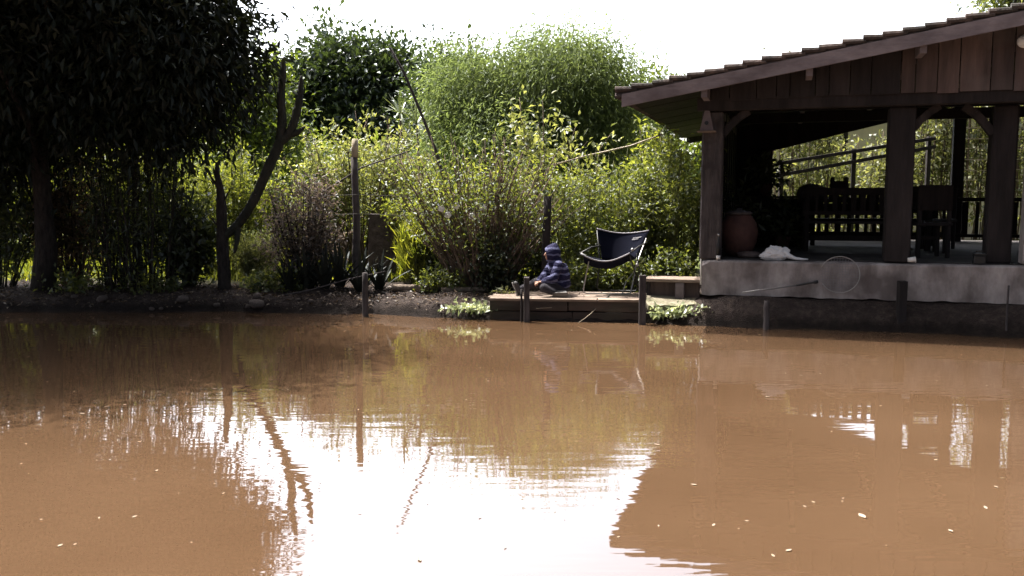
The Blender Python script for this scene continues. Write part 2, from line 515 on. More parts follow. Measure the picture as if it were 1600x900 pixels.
def ground_mat():
    m, nt, out = new_mat('earth and grass')
    N, Lk = nt.nodes.new, nt.links.new
    b = N('ShaderNodeBsdfPrincipled'); Lk(b.outputs[0], out.inputs[0]); b.inputs['Roughness'].default_value = .95
    b.inputs['Specular IOR Level'].default_value = .15
    tc = N('ShaderNodeTexCoord')
    def noise(sc, det=6):
        n = N('ShaderNodeTexNoise'); n.inputs['Scale'].default_value = sc; n.inputs['Detail'].default_value = det
        Lk(tc.outputs['Object'], n.inputs['Vector']); return n
    def ramp(src, stops):
        r = N('ShaderNodeValToRGB'); Lk(src, r.inputs[0])
        e = r.color_ramp.elements
        e[0].position, e[0].color = stops[0][0], (*stops[0][1], 1)
        e[1].position, e[1].color = stops[-1][0], (*stops[-1][1], 1)
        for s in stops[1:-1]:
            q = e.new(s[0]); q.color = (*s[1], 1)
        return r
    n1 = noise(11, 12); n1.inputs['Roughness'].default_value = .8; n2 = noise(55, 9)
    earth = ramp(n1.outputs['Fac'], [(.3, (.022, .017, .016)), (.5, (.045, .034, .030)), (.76, (.12, .092, .076))])
    grass = ramp(noise(1.2).outputs['Fac'], [(.3, (.055, .075, .02)), (.55, (.11, .135, .035)), (.75, (.19, .19, .07))])
    sx = N('ShaderNodeSeparateXYZ'); Lk(tc.outputs['Object'], sx.inputs[0])
    ad = N('ShaderNodeMath'); ad.operation = 'MULTIPLY_ADD'; ad.inputs[1].default_value = 3.0; Lk(noise(.8).outputs['Fac'], ad.inputs[0]); Lk(sx.outputs[1], ad.inputs[2])
    mr = N('ShaderNodeMapRange'); mr.inputs[1].default_value = 15.6; mr.inputs[2].default_value = 17.0; Lk(ad.outputs[0], mr.inputs[0])
    mx = N('ShaderNodeMix'); mx.data_type = 'RGBA'; Lk(mr.outputs[0], mx.inputs[0]); Lk(earth.outputs[0], mx.inputs[6]); Lk(grass.outputs[0], mx.inputs[7])
    wt = N('ShaderNodeMath'); wt.operation = 'MULTIPLY_ADD'; wt.inputs[1].default_value = -.16; Lk(noise(5).outputs['Fac'], wt.inputs[0]); Lk(sx.outputs[2], wt.inputs[2])
    wr_ = N('ShaderNodeMapRange'); wr_.inputs[1].default_value = -.01; wr_.inputs[2].default_value = .09; wr_.inputs[3].default_value = .42; wr_.inputs[4].default_value = 1.0
    Lk(wt.outputs[0], wr_.inputs[0])           # the earth is wet just above the water
    sc_ = N('ShaderNodeVectorMath'); sc_.operation = 'SCALE'; Lk(mx.outputs[2], sc_.inputs[0]); Lk(wr_.outputs[0], sc_.inputs['Scale'])
    Lk(sc_.outputs[0], b.inputs['Base Color'])
    bp = N('ShaderNodeBump'); bp.inputs['Strength'].default_value = 1; bp.inputs['Distance'].default_value = .05
    Lk(n2.outputs['Fac'], bp.inputs['Height']); Lk(bp.outputs[0], b.inputs['Normal'])
    return m

def water_mat():
    m, nt, out = new_mat('muddy water')
    N, Lk = nt.nodes.new, nt.links.new
    b = N('ShaderNodeBsdfPrincipled'); Lk(b.outputs[0], out.inputs[0])
    b.inputs['Roughness'].default_value = .025; b.inputs['IOR'].default_value = 1.6
    tc = N('ShaderNodeTexCoord')
    n0 = N('ShaderNodeTexNoise'); n0.inputs['Scale'].default_value = .5; n0.inputs['Detail'].default_value = 6
    Lk(tc.outputs['Object'], n0.inputs['Vector'])
    rp = N('ShaderNodeValToRGB'); rp.color_ramp.elements[0].position = .35; rp.color_ramp.elements[1].position = .7
    rp.color_ramp.elements[0].color = (*WATER[0], 1); rp.color_ramp.elements[1].color = (*WATER[1], 1)
    Lk(n0.outputs['Fac'], rp.inputs[0]); Lk(rp.outputs[0], b.inputs['Base Color'])
    hs = []
    for sc, st, rot in ((2.4, (.35, 1, 1), 8), (9, (.25, 1, 1), -6), (26, (.5, 1, 1), 14)):
        mp = N('ShaderNodeMapping'); mp.inputs['Scale'].default_value = st; mp.inputs['Rotation'].default_value = (0, 0, R(rot))
        Lk(tc.outputs['Object'], mp.inputs[0])
        n = N('ShaderNodeTexNoise'); n.inputs['Scale'].default_value = sc; n.inputs['Detail'].default_value = 1.6
        Lk(mp.outputs[0], n.inputs['Vector']); hs.append(n.outputs['Fac'])
    s = None
    for h, w in zip(hs, WAVES):
        q = N('ShaderNodeMath'); q.operation = 'MULTIPLY'; q.inputs[1].default_value = w; Lk(h, q.inputs[0])
        if s is None: s = q.outputs[0]
        else:
            a = N('ShaderNodeMath'); a.operation = 'ADD'; Lk(s, a.inputs[0]); Lk(q.outputs[0], a.inputs[1]); s = a.outputs[0]
    pn = N('ShaderNodeTexNoise'); pn.inputs['Scale'].default_value = .55; pn.inputs['Detail'].default_value = 2
    pm = N('ShaderNodeMapping'); pm.inputs['Scale'].default_value = (.5, 1, 1); Lk(tc.outputs['Object'], pm.inputs[0]); Lk(pm.outputs[0], pn.inputs['Vector'])
    pr = N('ShaderNodeMapRange'); pr.inputs[1].default_value = .35; pr.inputs[2].default_value = .65; pr.inputs[3].default_value = .45; pr.inputs[4].default_value = 1.5
    Lk(pn.outputs['Fac'], pr.inputs[0])
    pq = N('ShaderNodeMath'); pq.operation = 'MULTIPLY'; Lk(s, pq.inputs[0]); Lk(pr.outputs[0], pq.inputs[1]); s = pq.outputs[0]
    bp = N('ShaderNodeBump'); bp.inputs['Strength'].default_value = 1; bp.inputs['Distance'].default_value = 1
    Lk(s, bp.inputs['Height']); Lk(bp.outputs[0], b.inputs['Normal'])
    return m
WATER = ((.064, .037, .020), (.084, .050, .028))
WAVES = (.0022, .0013, .00004)

SUN_E, SKY_STR, SKY_DUST, SKY_AIR, SKY_SAT, EXPO = 4.6, .10, 8.0, 1.0, .6, 1.2
HAZE = (.56, 5.3)
# ================================================================== SETTING
from mathutils import noise as mnoise
SUN_EL, SUN_AZ = R(66), R(50)          # behind the far bank, a little to the left
SUN_DIR = Vector((-math.sin(SUN_AZ) * math.cos(SUN_EL), math.cos(SUN_AZ) * math.cos(SUN_EL), math.sin(SUN_EL)))

BK = [G(px, py) for px, py in ((-500, 484), (-100, 489), (150, 488), (330, 487), (570, 491), (700, 497), (765, 500), (1003, 504), (1130, 511), (1330, 517), (1600, 528), (2000, 541), (2600, 556))]
BX = np.array([p.x for p in BK]); BY = np.array([p.y for p in BK])
def bank_y(x):
    w = .10 * mnoise.noise(Vector((x * .9, 3.1, 0))) + .05 * mnoise.noise(Vector((x * 3.3, 7.7, 0)))
    if -.4 < x < 2.75: w *= .15
    return float(np.interp(x, BX, BY)) + w
PROF = ([-9, -.8, -.25, 0, .10, .28, .75, 2.5, 8, 30], [-.7, -.7, -.16, .0, .12, .20, .25, .29, .48, .6])
PROF_R = ([-9, -.8, -.25, 0, .12, .32, .6, 2.5, 8, 30], [-.7, -.7, -.16, .0, .20, .34, .37, .36, .42, .6])
def ground_z(x, y):
    s = y - bank_y(x)
    k = min(1, max(0, (x - 2.3) / .5))
    z = float(np.interp(s, *PROF)) * (1 - k) + float(np.interp(s, *PROF_R)) * k
    if y < 1.2:
        z = max(z, min(.35, -.7 + (1.2 - y) * .8))
    e = max(0, abs(x) - 17)
    if e > 0: z = max(z, min(.4, -.7 + e * .5))
    if z > -.3:
        a = 1.0 if s < 1.2 else .5
        if -.4 < x < 6.5 and s > .05: a *= .35
        z += a * (.05 * mnoise.noise(Vector((x * 1.7, y * 1.7, 0))) + .035 * mnoise.noise(Vector((x * 5, y * 5, 2))) + .018 * mnoise.noise(Vector((x * 13, y * 13, 5))))
    return z

def axis(lo, hi, step, far):
    a = list(np.arange(lo, hi + 1e-6, step)); s = step; p = hi
    while p < far: s *= 1.35; p += s; a.append(p)
    p = lo; s = step
    while p > -far: s *= 1.35; p -= s; a.insert(0, p)
    return a
xs = axis(-8.6, 8.0, .07, 400); ys = axis(9.6, 14.6, .055, 500)
nx, ny = len(xs), len(ys)
gm = MB()
gm.v = [(x, y, ground_z(x, y)) for y in ys for x in xs]
gm.f = [(j * nx + i, j * nx + i + 1, (j + 1) * nx + i + 1, (j + 1) * nx + i) for j in range(ny - 1) for i in range(nx - 1)]
tag(build('ground', gm, ground_mat(), smooth=True), kind='structure')

wm = MB(); wm.sheet(lambda a, b: (-24 + 48 * a, -3 + 17.2 * b, 0), 24, 12)
tag(build('water', wm, water_mat(), smooth=True), kind='structure')

# ================================================================== PAVILION
A0, A1 = P(1097, 405, 11.6), P(1600, 418, 10.5)
FZ = (A0.z + A1.z) / 2
U = Vector((A1.x - A0.x, A1.y - A0.y, 0)).normalized(); Vv = Vector((-U.y, U.x, 0))
T = Matrix(((U.x, Vv.x, 0, A0.x), (U.y, Vv.y, 0, A0.y), (0, 0, 1, 0), (0, 0, 0, 1)))
def F(u, v, z): return T @ Vector((u, v, z))
def onplane(px, py, v):              # point seen there on the plane v = const of the pavilion
    d = ray(px, py); c = Vector((0, 0, CAMH)); n = Vv
    t = (Vector((A0.x, A0.y, 0)) + Vv * v - c).dot(n) / d.dot(n)
    w = c + d * t; l = w - Vector((A0.x, A0.y, 0))
    return Vector((l.dot(U), v, w.z))
VF = -.55                             # front verge of the roof
e0 = onplane(968, 141, VF); e1 = onplane(1598, 9, VF)
SL = (e1.z - e0.z) / (e1.x - e0.x)
UE, ZE = e0.x, e0.z                   # eave of the tiled slope (tile top)
UR = 6.3; VB = 7.2                    # ridge, back verge
def roof_z(u): return ZE + SL * ((u - UE) if u <= UR else (2 * UR - u - UE))
UE2 = 2 * UR - UE
pav = thing('open_pavilion', 'dark timber pavilion with tiled lean roof and plank gable standing on a concrete base', 'pavilion', F(0, 0, FZ))
# concrete base
b = MB(T); nu_ = 190                       # cast edge, chipped and a little wavy
def slab_row(i):
    u_ = 9.6 * i / nu_
    ch = max(0, mnoise.noise(Vector((u_ * 4.1, 1.7, 0))) - .22) * .16 + max(0, mnoise.noise(Vector((u_ * 13, 5.7, 0))) - .3) * .07
    wv = .006 * mnoise.noise(Vector((u_ * 2.1, 0, 3))); bt = .02 * mnoise.noise(Vector((u_ * 5, 9, 1)))
    return [(u_, 7.2, FZ - .47), (u_, wv, FZ - .45 + bt), (u_, wv * .5, FZ - .25), (u_, wv, FZ - .022 - ch), (u_, .012 + ch * .8, FZ - .006 - ch * .3), (u_, .03 + ch, FZ), (u_, 7.2, FZ)]
rows_ = [slab_row(i) for i in range(nu_ + 1)]
b.add([p for r_ in rows_ for p in r_], [(i * 7 + k, i * 7 + (k + 1) % 7, i * 7 + 7 + (k + 1) % 7, i * 7 + 7 + k) for i in range(nu_) for k in range(7)] + [(6, 5, 4, 3, 2, 1, 0), tuple(nu_ * 7 + k for k in range(7))])
build('base_slab', b, M['concrete'], pav)
b = MB(T); b.box((4.8, 3.68, FZ + .006), (9.4, 6.9, .012)); build('floor', b, M['floor'], pav)
# tiled roof: courses from ridge to eave, each tilted over the next, channels running down the slope
NC = 33
def courses(sign):
    mb = MB(T)
    wid = (UR - UE) / NC
    nv = 74
    for c in range(NC):
        ua, ub = UE + c * wid - .05, UE + (c + 1) * wid
        vs, fs = [], []
        oj = random.uniform(-.025, .025)
        for j in range(nv * 2 + 1):
            v = VF + (VB - VF) * j / (nv * 2)
            hgt = .028 * (1 if j % 2 else -1)
            q = random.uniform(-.008, .008)
            for (uu, dz) in ((ua + oj, .003 + q), (ub, -.010)):
                z = roof_z(uu) + dz
                u_ = uu if sign > 0 else 2 * UR - uu
                vs.append((u_, v, z + hgt - .028)); vs.append((u_, v, z + hgt - .055))
        for j in range(nv * 2):
            k = j * 4
            fs += [(k, k + 4, k + 6, k + 2), (k + 1, k + 3, k + 7, k + 5), (k, k + 1, k + 5, k + 4)]
        fs += [(0, 2, 3, 1), (nv * 8, nv * 8 + 1, nv * 8 + 3, nv * 8 + 2)]
        mb.add(vs, fs)
        for j in (0, nv * 2 - 2):     # verge tile edge, a half round along the slope
            u_a, u_b = (ua + oj, ub) if sign > 0 else (2 * UR - ua - oj, 2 * UR - ub)
            v = VF + .02 if j == 0 else VB - .02
            mb.tube([(u_a, v, roof_z(ua) + .012 + random.uniform(-.008, .012)), (u_b, v, roof_z(ub) - .026)], [.038, .030], 8)
    return mb
build('roof', courses(1), M['tile'], pav)
build('roof', courses(-1), M['tile'], pav)
b = MB(T); b.tube([(UR, VF - .03 + i * .39, roof_z(UR) + .0 + .01 * (i % 2)) for i in range(21)], .11, 10); build('ridge_cap', b, M['tile'], pav)
def slope_panel(mb, ua, ub, va, vb, top, th):
    vs = []
    for u in (ua, ub):
        for v in (va, vb):
            vs += [(u, v, roof_z(u) - top), (u, v, roof_z(u) - top - th)]
    mb.add(vs, [(0, 2, 6, 4), (1, 5, 7, 3), (0, 4, 5, 1), (2, 3, 7, 6), (0, 1, 3, 2), (4, 6, 7, 5)])
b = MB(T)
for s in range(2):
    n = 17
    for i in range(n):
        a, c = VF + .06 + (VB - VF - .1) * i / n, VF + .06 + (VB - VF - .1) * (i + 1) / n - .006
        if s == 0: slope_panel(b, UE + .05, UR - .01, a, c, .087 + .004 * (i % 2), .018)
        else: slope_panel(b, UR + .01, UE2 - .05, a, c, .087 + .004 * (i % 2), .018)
build('roof_lining', b, M['wood_shaded'], pav)
for (ua, ub) in ((UE + .03, UR - .004), (UR + .004, UE2 - .03)):
    b = MB(T); slope_panel(b, ua, ub, VF - .012, VF + .03, .058, .155); build('barge_board', b, M['wood_rake'], pav)
b = MB(T); slope_panel(b, UE + .03, UR, VB - .05, VB, .07, .15); build('barge_board', b, M['wood_dark'], pav)
for px, py in ((1100, 158), (1265, 113), (1443, 72), (1640, 30)):
    q = onplane(px, py, VF + .05)
    b = MB(T); b.box((q.x, (VF + .07 + VB - .1) / 2, roof_z(q.x) - .107 - .075 - .035), (.075, VB - VF - .12, .15)); build('purlin', b, M['wood_rake'], pav)
# beams
ZB = onplane(1480, 163, 0.0).z        # underside of the front beam
b = MB(T); b.box((4.55, .02, ZB + .08), (9.3, .14, .16), None, .01); build('front_beam', b, M['wood_dark'], pav)
# gable of vertical planks over the beam, left ones coloured dark for deep shade
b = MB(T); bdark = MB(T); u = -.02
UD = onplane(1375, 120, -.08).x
random.seed(5)
while u < 9.3:
    w = random.choice((.16, .24, .27, .30, .33))
    z0 = ZB + .13 + random.uniform(-.012, .012)
    ua, ub = u, u + w - .012
    if ub > UR > ua: ub = UR - .005; w = UR - u
    dv = random.uniform(-.006, .006)
    tp = [roof_z(ua) - .115, roof_z(ub) - .115]
    vs = [(ua, -.09 + dv, z0), (ub, -.09 + dv, z0), (ub, -.09 + dv, tp[1]), (ua, -.09 + dv, tp[0]),
          (ua, -.066 + dv, z0), (ub, -.066 + dv, z0), (ub, -.066 + dv, tp[1]), (ua, -.066 + dv, tp[0])]
    if min(tp) > z0 + .02:
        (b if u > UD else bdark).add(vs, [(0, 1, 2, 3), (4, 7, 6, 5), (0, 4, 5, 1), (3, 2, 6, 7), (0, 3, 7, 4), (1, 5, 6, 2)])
    u += w
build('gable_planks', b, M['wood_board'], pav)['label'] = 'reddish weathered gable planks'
build('gable_planks', bdark, M['wood_dark'], pav)['label'] = 'gable planks coloured dark for shade'
# posts at the front
def post(u, v, w, d, z1, mat, mbj=.006):
    mb = MB(T); mb.box((u, v, (FZ + .012 + z1) / 2), (w, d, z1 - FZ - .012), None, .02, mbj)
    return build('post', mb, mat, pav)
q0 = onplane(1112, 300, .16).x; q1 = onplane(1404, 300, .2).x; q2 = onplane(1563, 300, .34).x; q3 = onplane(1603, 300, .13).x
post(q0, .16, .27, .24, ZB - .002, M['post'])
post(q1, .2, .31, .26, ZB - .002, M['wood_dark'])
post(q2, .36, .28, .26, ZB - .002, M['wood_dark'])
post(q3 + .12, .13, .27, .24, ZB - .002, M['concrete'])
post(8.9, .16, .27, .24, ZB - .002, M['post'])
# knee braces
def brace(u0, z0, u1, z1, v, w=.11):
    mb = MB(T); um, zm = (u0 + u1) / 2, (z0 + z1) / 2
    k = .10 if u1 > u0 else -.10
    pts = [(u0, v, z0), (u0 + (u1 - u0) * .28, v, z0 + (z1 - z0) * .38), (u0 + (u1 - u0) * .62, v, z0 + (z1 - z0) * .74), (u1, v, z1)]
    for a, c in zip(pts[:-1], pts[1:]): mb.bar(a, c, .09, w, (0, 1, 0))
    return build('brace', mb, M['wood_dark'], pav)
brace(q2 - .13, ZB - .34, q2 - .46, ZB + .0, .3)
brace(q1 + .14, ZB - .26, q1 + .42, ZB + .0, .2)
brace(q0 + .12, ZB - .3, q0 + .45, ZB + .0, .16)
# side wall (boarded), back wall piece, back posts, back rake beam
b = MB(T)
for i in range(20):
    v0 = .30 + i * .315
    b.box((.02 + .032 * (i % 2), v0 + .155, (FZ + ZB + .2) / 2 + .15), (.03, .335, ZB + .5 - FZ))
build('side_wall', b, M['wood_shaded'], pav)
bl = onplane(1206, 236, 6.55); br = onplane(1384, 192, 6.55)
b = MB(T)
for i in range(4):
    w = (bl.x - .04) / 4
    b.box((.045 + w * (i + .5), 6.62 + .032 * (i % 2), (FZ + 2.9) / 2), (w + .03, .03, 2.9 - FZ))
build('back_wall', b, M['wood_shaded'], pav)
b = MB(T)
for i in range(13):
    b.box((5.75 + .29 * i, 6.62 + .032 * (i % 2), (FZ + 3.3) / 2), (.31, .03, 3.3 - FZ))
build('back_wall', b, M['wood_shaded'], pav)  # right stretch, out of view, added to block light from the interior
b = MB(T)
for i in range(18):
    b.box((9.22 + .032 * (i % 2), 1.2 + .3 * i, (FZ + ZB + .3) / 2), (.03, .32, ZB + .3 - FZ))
build('side_wall', b, M['wood_shaded'], pav)  # right end wall, unseen, added to keep the interior dark
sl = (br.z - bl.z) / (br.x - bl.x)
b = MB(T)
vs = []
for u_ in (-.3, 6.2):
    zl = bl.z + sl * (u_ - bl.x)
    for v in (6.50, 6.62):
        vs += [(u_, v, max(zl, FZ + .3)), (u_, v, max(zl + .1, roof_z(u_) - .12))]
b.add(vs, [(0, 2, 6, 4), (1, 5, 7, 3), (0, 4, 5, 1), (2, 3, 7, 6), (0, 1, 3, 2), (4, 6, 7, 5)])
build('back_rake_board', b, M['wood_shaded'], pav)
for uu in (bl.x - .12, 4.05, 6.6, 8.9):
    mb = MB(T); zt = min(bl.z + sl * (uu - bl.x), roof_z(uu) - .15) + .05
    mb.box((uu, 6.42, (FZ + zt) / 2), (.2, .18, zt - FZ), None, .015, .004); build('post', mb, M['wood_dark'], pav)
# tie beams across
for v in (2.3, 4.4):
    b = MB(T); b.box((4.55, v, ZB + .27), (9.2, .13, .17), None, .01); build('tie_beam', b, M['wood_shaded'], pav)

# balustrade at the back
rt = thing('balustrade', 'dark wooden balustrade with spaced balusters along the back of the pavilion', 'railing', F(3.2, 6.35, FZ))
b = MB(T); b.box((5.0, 6.2, FZ + .79), (7.4, .09, .07), None, .008); build('top_rail', b, M['wood_shaded'], rt)
b = MB(T); b.box((5.0, 6.2, FZ + .13), (7.4, .06, .06), None, .008); build('bottom_rail', b, M['wood_shaded'], rt)
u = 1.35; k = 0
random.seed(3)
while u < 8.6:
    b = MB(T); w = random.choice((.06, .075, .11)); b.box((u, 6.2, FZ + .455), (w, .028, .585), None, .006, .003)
    build('baluster', b, M['wood_shaded'], rt)
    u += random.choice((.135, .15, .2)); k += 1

# long benches with slatted backs, and a table
def long_bench(u0, u1, v, label, flip=1):
    t = thing('slatted_bench', label, 'bench', F((u0 + u1) / 2, v, FZ + .012), 'benches at the long table')
    L = u1 - u0; c = (u0 + u1) / 2; z = FZ + .012
    b = MB(T); b.box((c, v, z + .44), (L, .36, .04), None, .008); build('seat', b, M['wood_dark'], t)
    vb = v + flip * .19
    b = MB(T); b.box((c, vb, z + .90), (L, .03, .10), None, .006); b.box((c, vb, z + .58), (L, .03, .06), None, .006); build('back_rail', b, M['wood_shaded'], t)
    n = int(L / .12)
    for i in range(n):
        if random.random() < .12: continue
        b = MB(T); b.box((u0 + .06 + (L - .12) * i / max(1, n - 1), vb, z + .73), (random.choice((.05, .07, .08)), .02, .24), None, .004)
        build('slat', b, M['wood_shaded'], t)
    for uu in (u0 + .06, u1 - .06):
        for s in (-1, 1):
            b = MB(T); hh = .94 if s == flip else .42
            b.box((uu, v + s * .155, z + hh / 2), (.065, .055, hh), None, .006); build('leg', b, M['wood_shaded'], t)
    b = MB(T); b.box((c, v, z + .2), (L - .1, .03, .07)); build('stretcher', b, M['wood_shaded'], t)
    return t
qa = onplane(1252, 380, 2.6).x; qb = onplane(1392, 380, 2.6).x
random.seed(9)
long_bench(qa, qb, 2.35, 'dark slatted bench nearest the water between the clay jar and the middle post', -1)
long_bench(qa + .15, qb + .9, 4.3, 'dark slatted bench on the far side of the long table', 1)
t = thing('long_table', 'long dark timber table between the two slatted benches inside the pavilion', 'table', F((qa + qb) / 2 + .3, 3.3, FZ + .012))
z = FZ + .012; c = (qa + qb) / 2 + .3
b = MB(T); b.box((c, 3.3, z + .76), (2.1, .75, .05), None, .008); build('table_top', b, M['wood_shaded'], t)
for uu in (c - .9, c + .9):
    for vv in (3.0, 3.6):
        b = MB(T); b.box((uu, vv, z + .367), (.085, .085, .734), None, .008); build('leg', b, M['wood_dark'], t)
b = MB(T); b.box((c, 3.3, z + .66), (1.7, .05, .1)); build('apron', b, M['wood_shaded'], t)
# upturned stool on the table
q = onplane(1310, 320, 3.3).x
t = thing('square_stool', 'small dark stool turned upside down on the long table', 'stool', F(q, 3.3, z + .785))
b = MB(T); b.box((q, 3.3, z + .805), (.32, .30, .035), None, .008); build('seat', b, M['wood_dark'], t)
for a in (-1, 1):
    for c2 in (-1, 1):
        b = MB(T); b.bar((q + a * .12, 3.3 + c2 * .11, z + .823), (q + a * .1, 3.3 + c2 * .1, z + 1.13), .04, .04); build('leg', b, M['wood_dark'], t)
b = MB(T); b.box((q, 3.2, z + 1.0), (.22, .02, .14)); b.box((q, 3.4, z + 1.0), (.22, .02, .14)); build('apron', b, M['wood_shaded'], t)
# sacks / hats on the table
q = onplane(1268, 310, 3.2)
b = MB(T); b.ball((q.x, 3.2, z + .785 + .10), (.24, .2, .14), 16, 10, None, .06)
tag(build('grain_sack', b, M['post'], None, True, F(q.x, 3.2, z + .785)), 'dusky rounded sack lying on the near end of the long table', 'sack')
# two chairs at the right
def side_chair(u, v, label, face):
    t = thing('wooden_chair', label, 'chair', F(u, v, z), 'chairs at the right of the pavilion')
    m = Matrix.Rotation(face, 4, 'Z'); TT = T @ Matrix.Translation((u, v, 0)) @ m
    b = MB(TT); b.box((0, 0, z + .45), (.46, .44, .045), None, .008); build('seat', b, M['wood_dark'], t)
    b = MB(TT); b.box((0, .20, z + .80), (.44, .03, .34), None, .008); build('backrest', b, M['wood_shaded'], t)
    for a in (-1, 1):
        for c in (-1, 1):
            h = .96 if c > 0 else .428
            b = MB(TT); b.box((a * .19, c * .2 - (0.0 if c < 0 else .022), z + h / 2), (.05, .05, h), None, .006); build('leg', b, M['wood_dark'], t)
    b = MB(TT); b.box((0, -.19, z + .25), (.34, .025, .05)); build('stretcher', b, M['wood_shaded'], t)
    return t
q = onplane(1447, 390, 1.5).x
side_chair(q, 1.35, 'dark wooden chair just right of the middle post with a solid back', PI + .2)
q = onplane(1485, 390, 3.0).x
side_chair(q - .42, 2.5, 'dark wooden chair half hidden behind the middle post beside the bench end', PI / 2 + .2)
side_chair(q - .1, 3.6, 'dark wooden chair farther back beside the balustrade', -.4)

# clay jar
q = onplane(1153, 392, .75)
t = thing('clay_jar', 'big round terracotta jar inside the front left pavilion post', 'jar', F(q.x, .8, FZ + .012))
b = MB(T); b.lathe((q.x, .8, FZ + .012), [(.13, 0), (.19, .06), (.245, .2), (.26, .33), (.235, .46), (.18, .545), (.155, .57)], 24); build('body', b, M['clay'], t, True)
b = MB(T); b.lathe((q.x, .8, FZ + .583), [(.165, 0), (.178, .012), (.178, .03), (.14, .05), (.05, .062), (.03, .09)], 24); build('lid', b, M['post'], t, True)
b = MB(T); b.ball((q.x + .16, .46, FZ + .05), (.17, .12, .055), 14, 8, None, .12)
tag(build('folded_tarp', b, M['wood_board'], None, True, F(q.x + .16, .46, FZ + .012)), 'low brown heap of folded tarp in front of the terracotta jar', 'tarp')
# cupboard and potted plants in the dark left corner
qu = onplane(1213, 380, 3.6).x
t = thing('cupboard', 'black low cupboard with two doors in the dark left corner of the pavilion', 'cupboard', F(qu, 3.8, z))
b = MB(T); b.box((qu, 3.8, z + .40), (.78, .42, .80), None, .006); build('carcass', b, M['wood_shaded'], t)
b = MB(T); b.box((qu, 3.78, z + .82), (.86, .50, .035), None, .006); build('top', b, M['wood_shaded'], t)
for s in (-1, 1):
    b = MB(T); b.box((qu + s * .185, 3.578, z + .40), (.35, .018, .66), None, .004); d_ = build('door', b, M['wood_shaded'], t)
    b = MB(T); b.ball((qu + s * .04, 3.56, z + .45), .014, 8, 6); build('handle', b, M['steel'], d_)
def potted(u, v, zb, h, seed, lab):
    random.seed(seed); t = thing('potted_plant', lab, 'potted plant', F(u, v, zb), 'potted plants inside the pavilion')
    b = MB(T); b.lathe((u, v, zb), [(.085, 0), (.12, .17), (.13, .2), (.125, .205), (.11, .18)], 16); build('pot', b, M['clay'], t, True)
    rg = np.random.default_rng(seed); c = F(u, v, zb + .2 + h * .5)
    cc = np.array([tuple(c + Vector((rg.normal(0, .13), rg.normal(0, .1), rg.uniform(-.5, .5) * h))) for _ in range(46)])
    build_leaves('foliage', [clump_leaves(rg, cc, 7, .13, .14, .06, .2)], M['leaf_under'], t)
    b = MB()
    for k in range(7): limb(b, F(u, v, zb + .17), cc[k * 6], .008, .004, .1, 5, 5)
    build('stem', b, M['stem_dark'], t)
    return t
potted(qu - .2, 3.8, z + .838, .38, 5, 'dark leafy potted plant standing on the cupboard top')
potted(qu - .55, 2.4, z, .75, 6, 'tall dark potted plant on the floor behind the terracotta jar')
potted(qu + .1, 2.7, z, .55, 7, 'dark potted plant on the floor in front of the cupboard')
# white sack
q = onplane(1212, 400, .22)
t = thing('plastic_bag', 'crumpled white plastic bag at the pavilion edge with a trailing tail', 'bag', F(q.x, .22, FZ + .012))
b = MB(T)
random.seed(12)
b.ball((q.x, .22, FZ + .085), (.165, .10, .095), 34, 22); b.ball((q.x - .10, .2, FZ + .06), (.10, .08, .06), 24, 14)
bc = F(q.x, .22, FZ + .03)
for i_, p_ in enumerate(b.v):            # crumples and sharp folds
    d_ = Vector(p_) - bc; k_ = 1 + .34 * (abs(mnoise.noise(Vector(p_) * 13)) - .22) + .25 * (abs(mnoise.noise(Vector(p_) * 31 + Vector((5, 0, 0)))) - .2)
    b.v[i_] = tuple(bc + d_ * k_)
build('body', b, M['cloth_white'], t, False)
b = MB(T); b.tube([(q.x + .1, .2, FZ + .11), (q.x + .17, .18, FZ + .06), (q.x + .25, .16, FZ + .032), (q.x + .34, .16, FZ + .026), (q.x + .40, .17, FZ + .025)], [.05, .032, .02, .014, .01], 7, wob=.15); build('tail', b, M['cloth_white'], t, True)
# bottle by the post
q = onplane(1122, 404, .03)
t = thing('bottle', 'slim black bottle with pale base at the foot of the left post', 'bottle', F(q.x, .04, FZ))
b = MB(T); b.lathe((q.x, .035, FZ + .013), [(.026, 0), (.028, .05)], 12); build('base', b, M['white'], t, True)
b = MB(T); b.lathe((q.x, .035, FZ + .064), [(.027, 0), (.027, .13), (.011, .19), (.011, .25)], 12); build('body', b, M['black'], t, True)
b = MB(T); b.lathe((q.x, .035, FZ + .315), [(.014, 0), (.014, .03)], 12); build('cap', b, M['steel'], t, True)
# small box and cup on the edge
q = onplane(1530, 412, .12)
t = thing('tackle_box', 'small black tackle box on the concrete edge right of the doorway', 'box', F(q.x, .14, FZ + .012))
b = MB(T); b.box((q.x, .14, FZ + .062), (.13, .10, .10), None, .008); build('body', b, M['black'], t)
b = MB(T); b.box((q.x, .14, FZ + .126), (.136, .106, .024), None, .006); build('lid', b, M['black'], t)
b = MB(T); b.tube([(q.x - .04, .14, FZ + .138), (q.x - .035, .14, FZ + .165), (q.x + .035, .14, FZ + .165), (q.x + .04, .14, FZ + .138)], .006, 6); build('handle', b, M['black'], t)
q = onplane(1421, 410, .1)
t = thing('paper_cup', 'white cup tipped over at the foot of the middle post', 'cup', F(q.x, .03, FZ + .04))
b = MB(T); b.lathe((q.x - .03, .03, FZ + .05), [(.026, 0), (.036, .085)], 14, Matrix.Rotation(R(84), 3, 'Y')); build('body', b, M['white'], t, True)
b = MB(T); b.lathe((q.x + .052, .03, FZ + .0545), [(.039, 0), (.039, .008), (.034, .008), (.033, 0)], 14, Matrix.Rotation(R(84), 3, 'Y')); build('rim', b, M['white'], t, True)
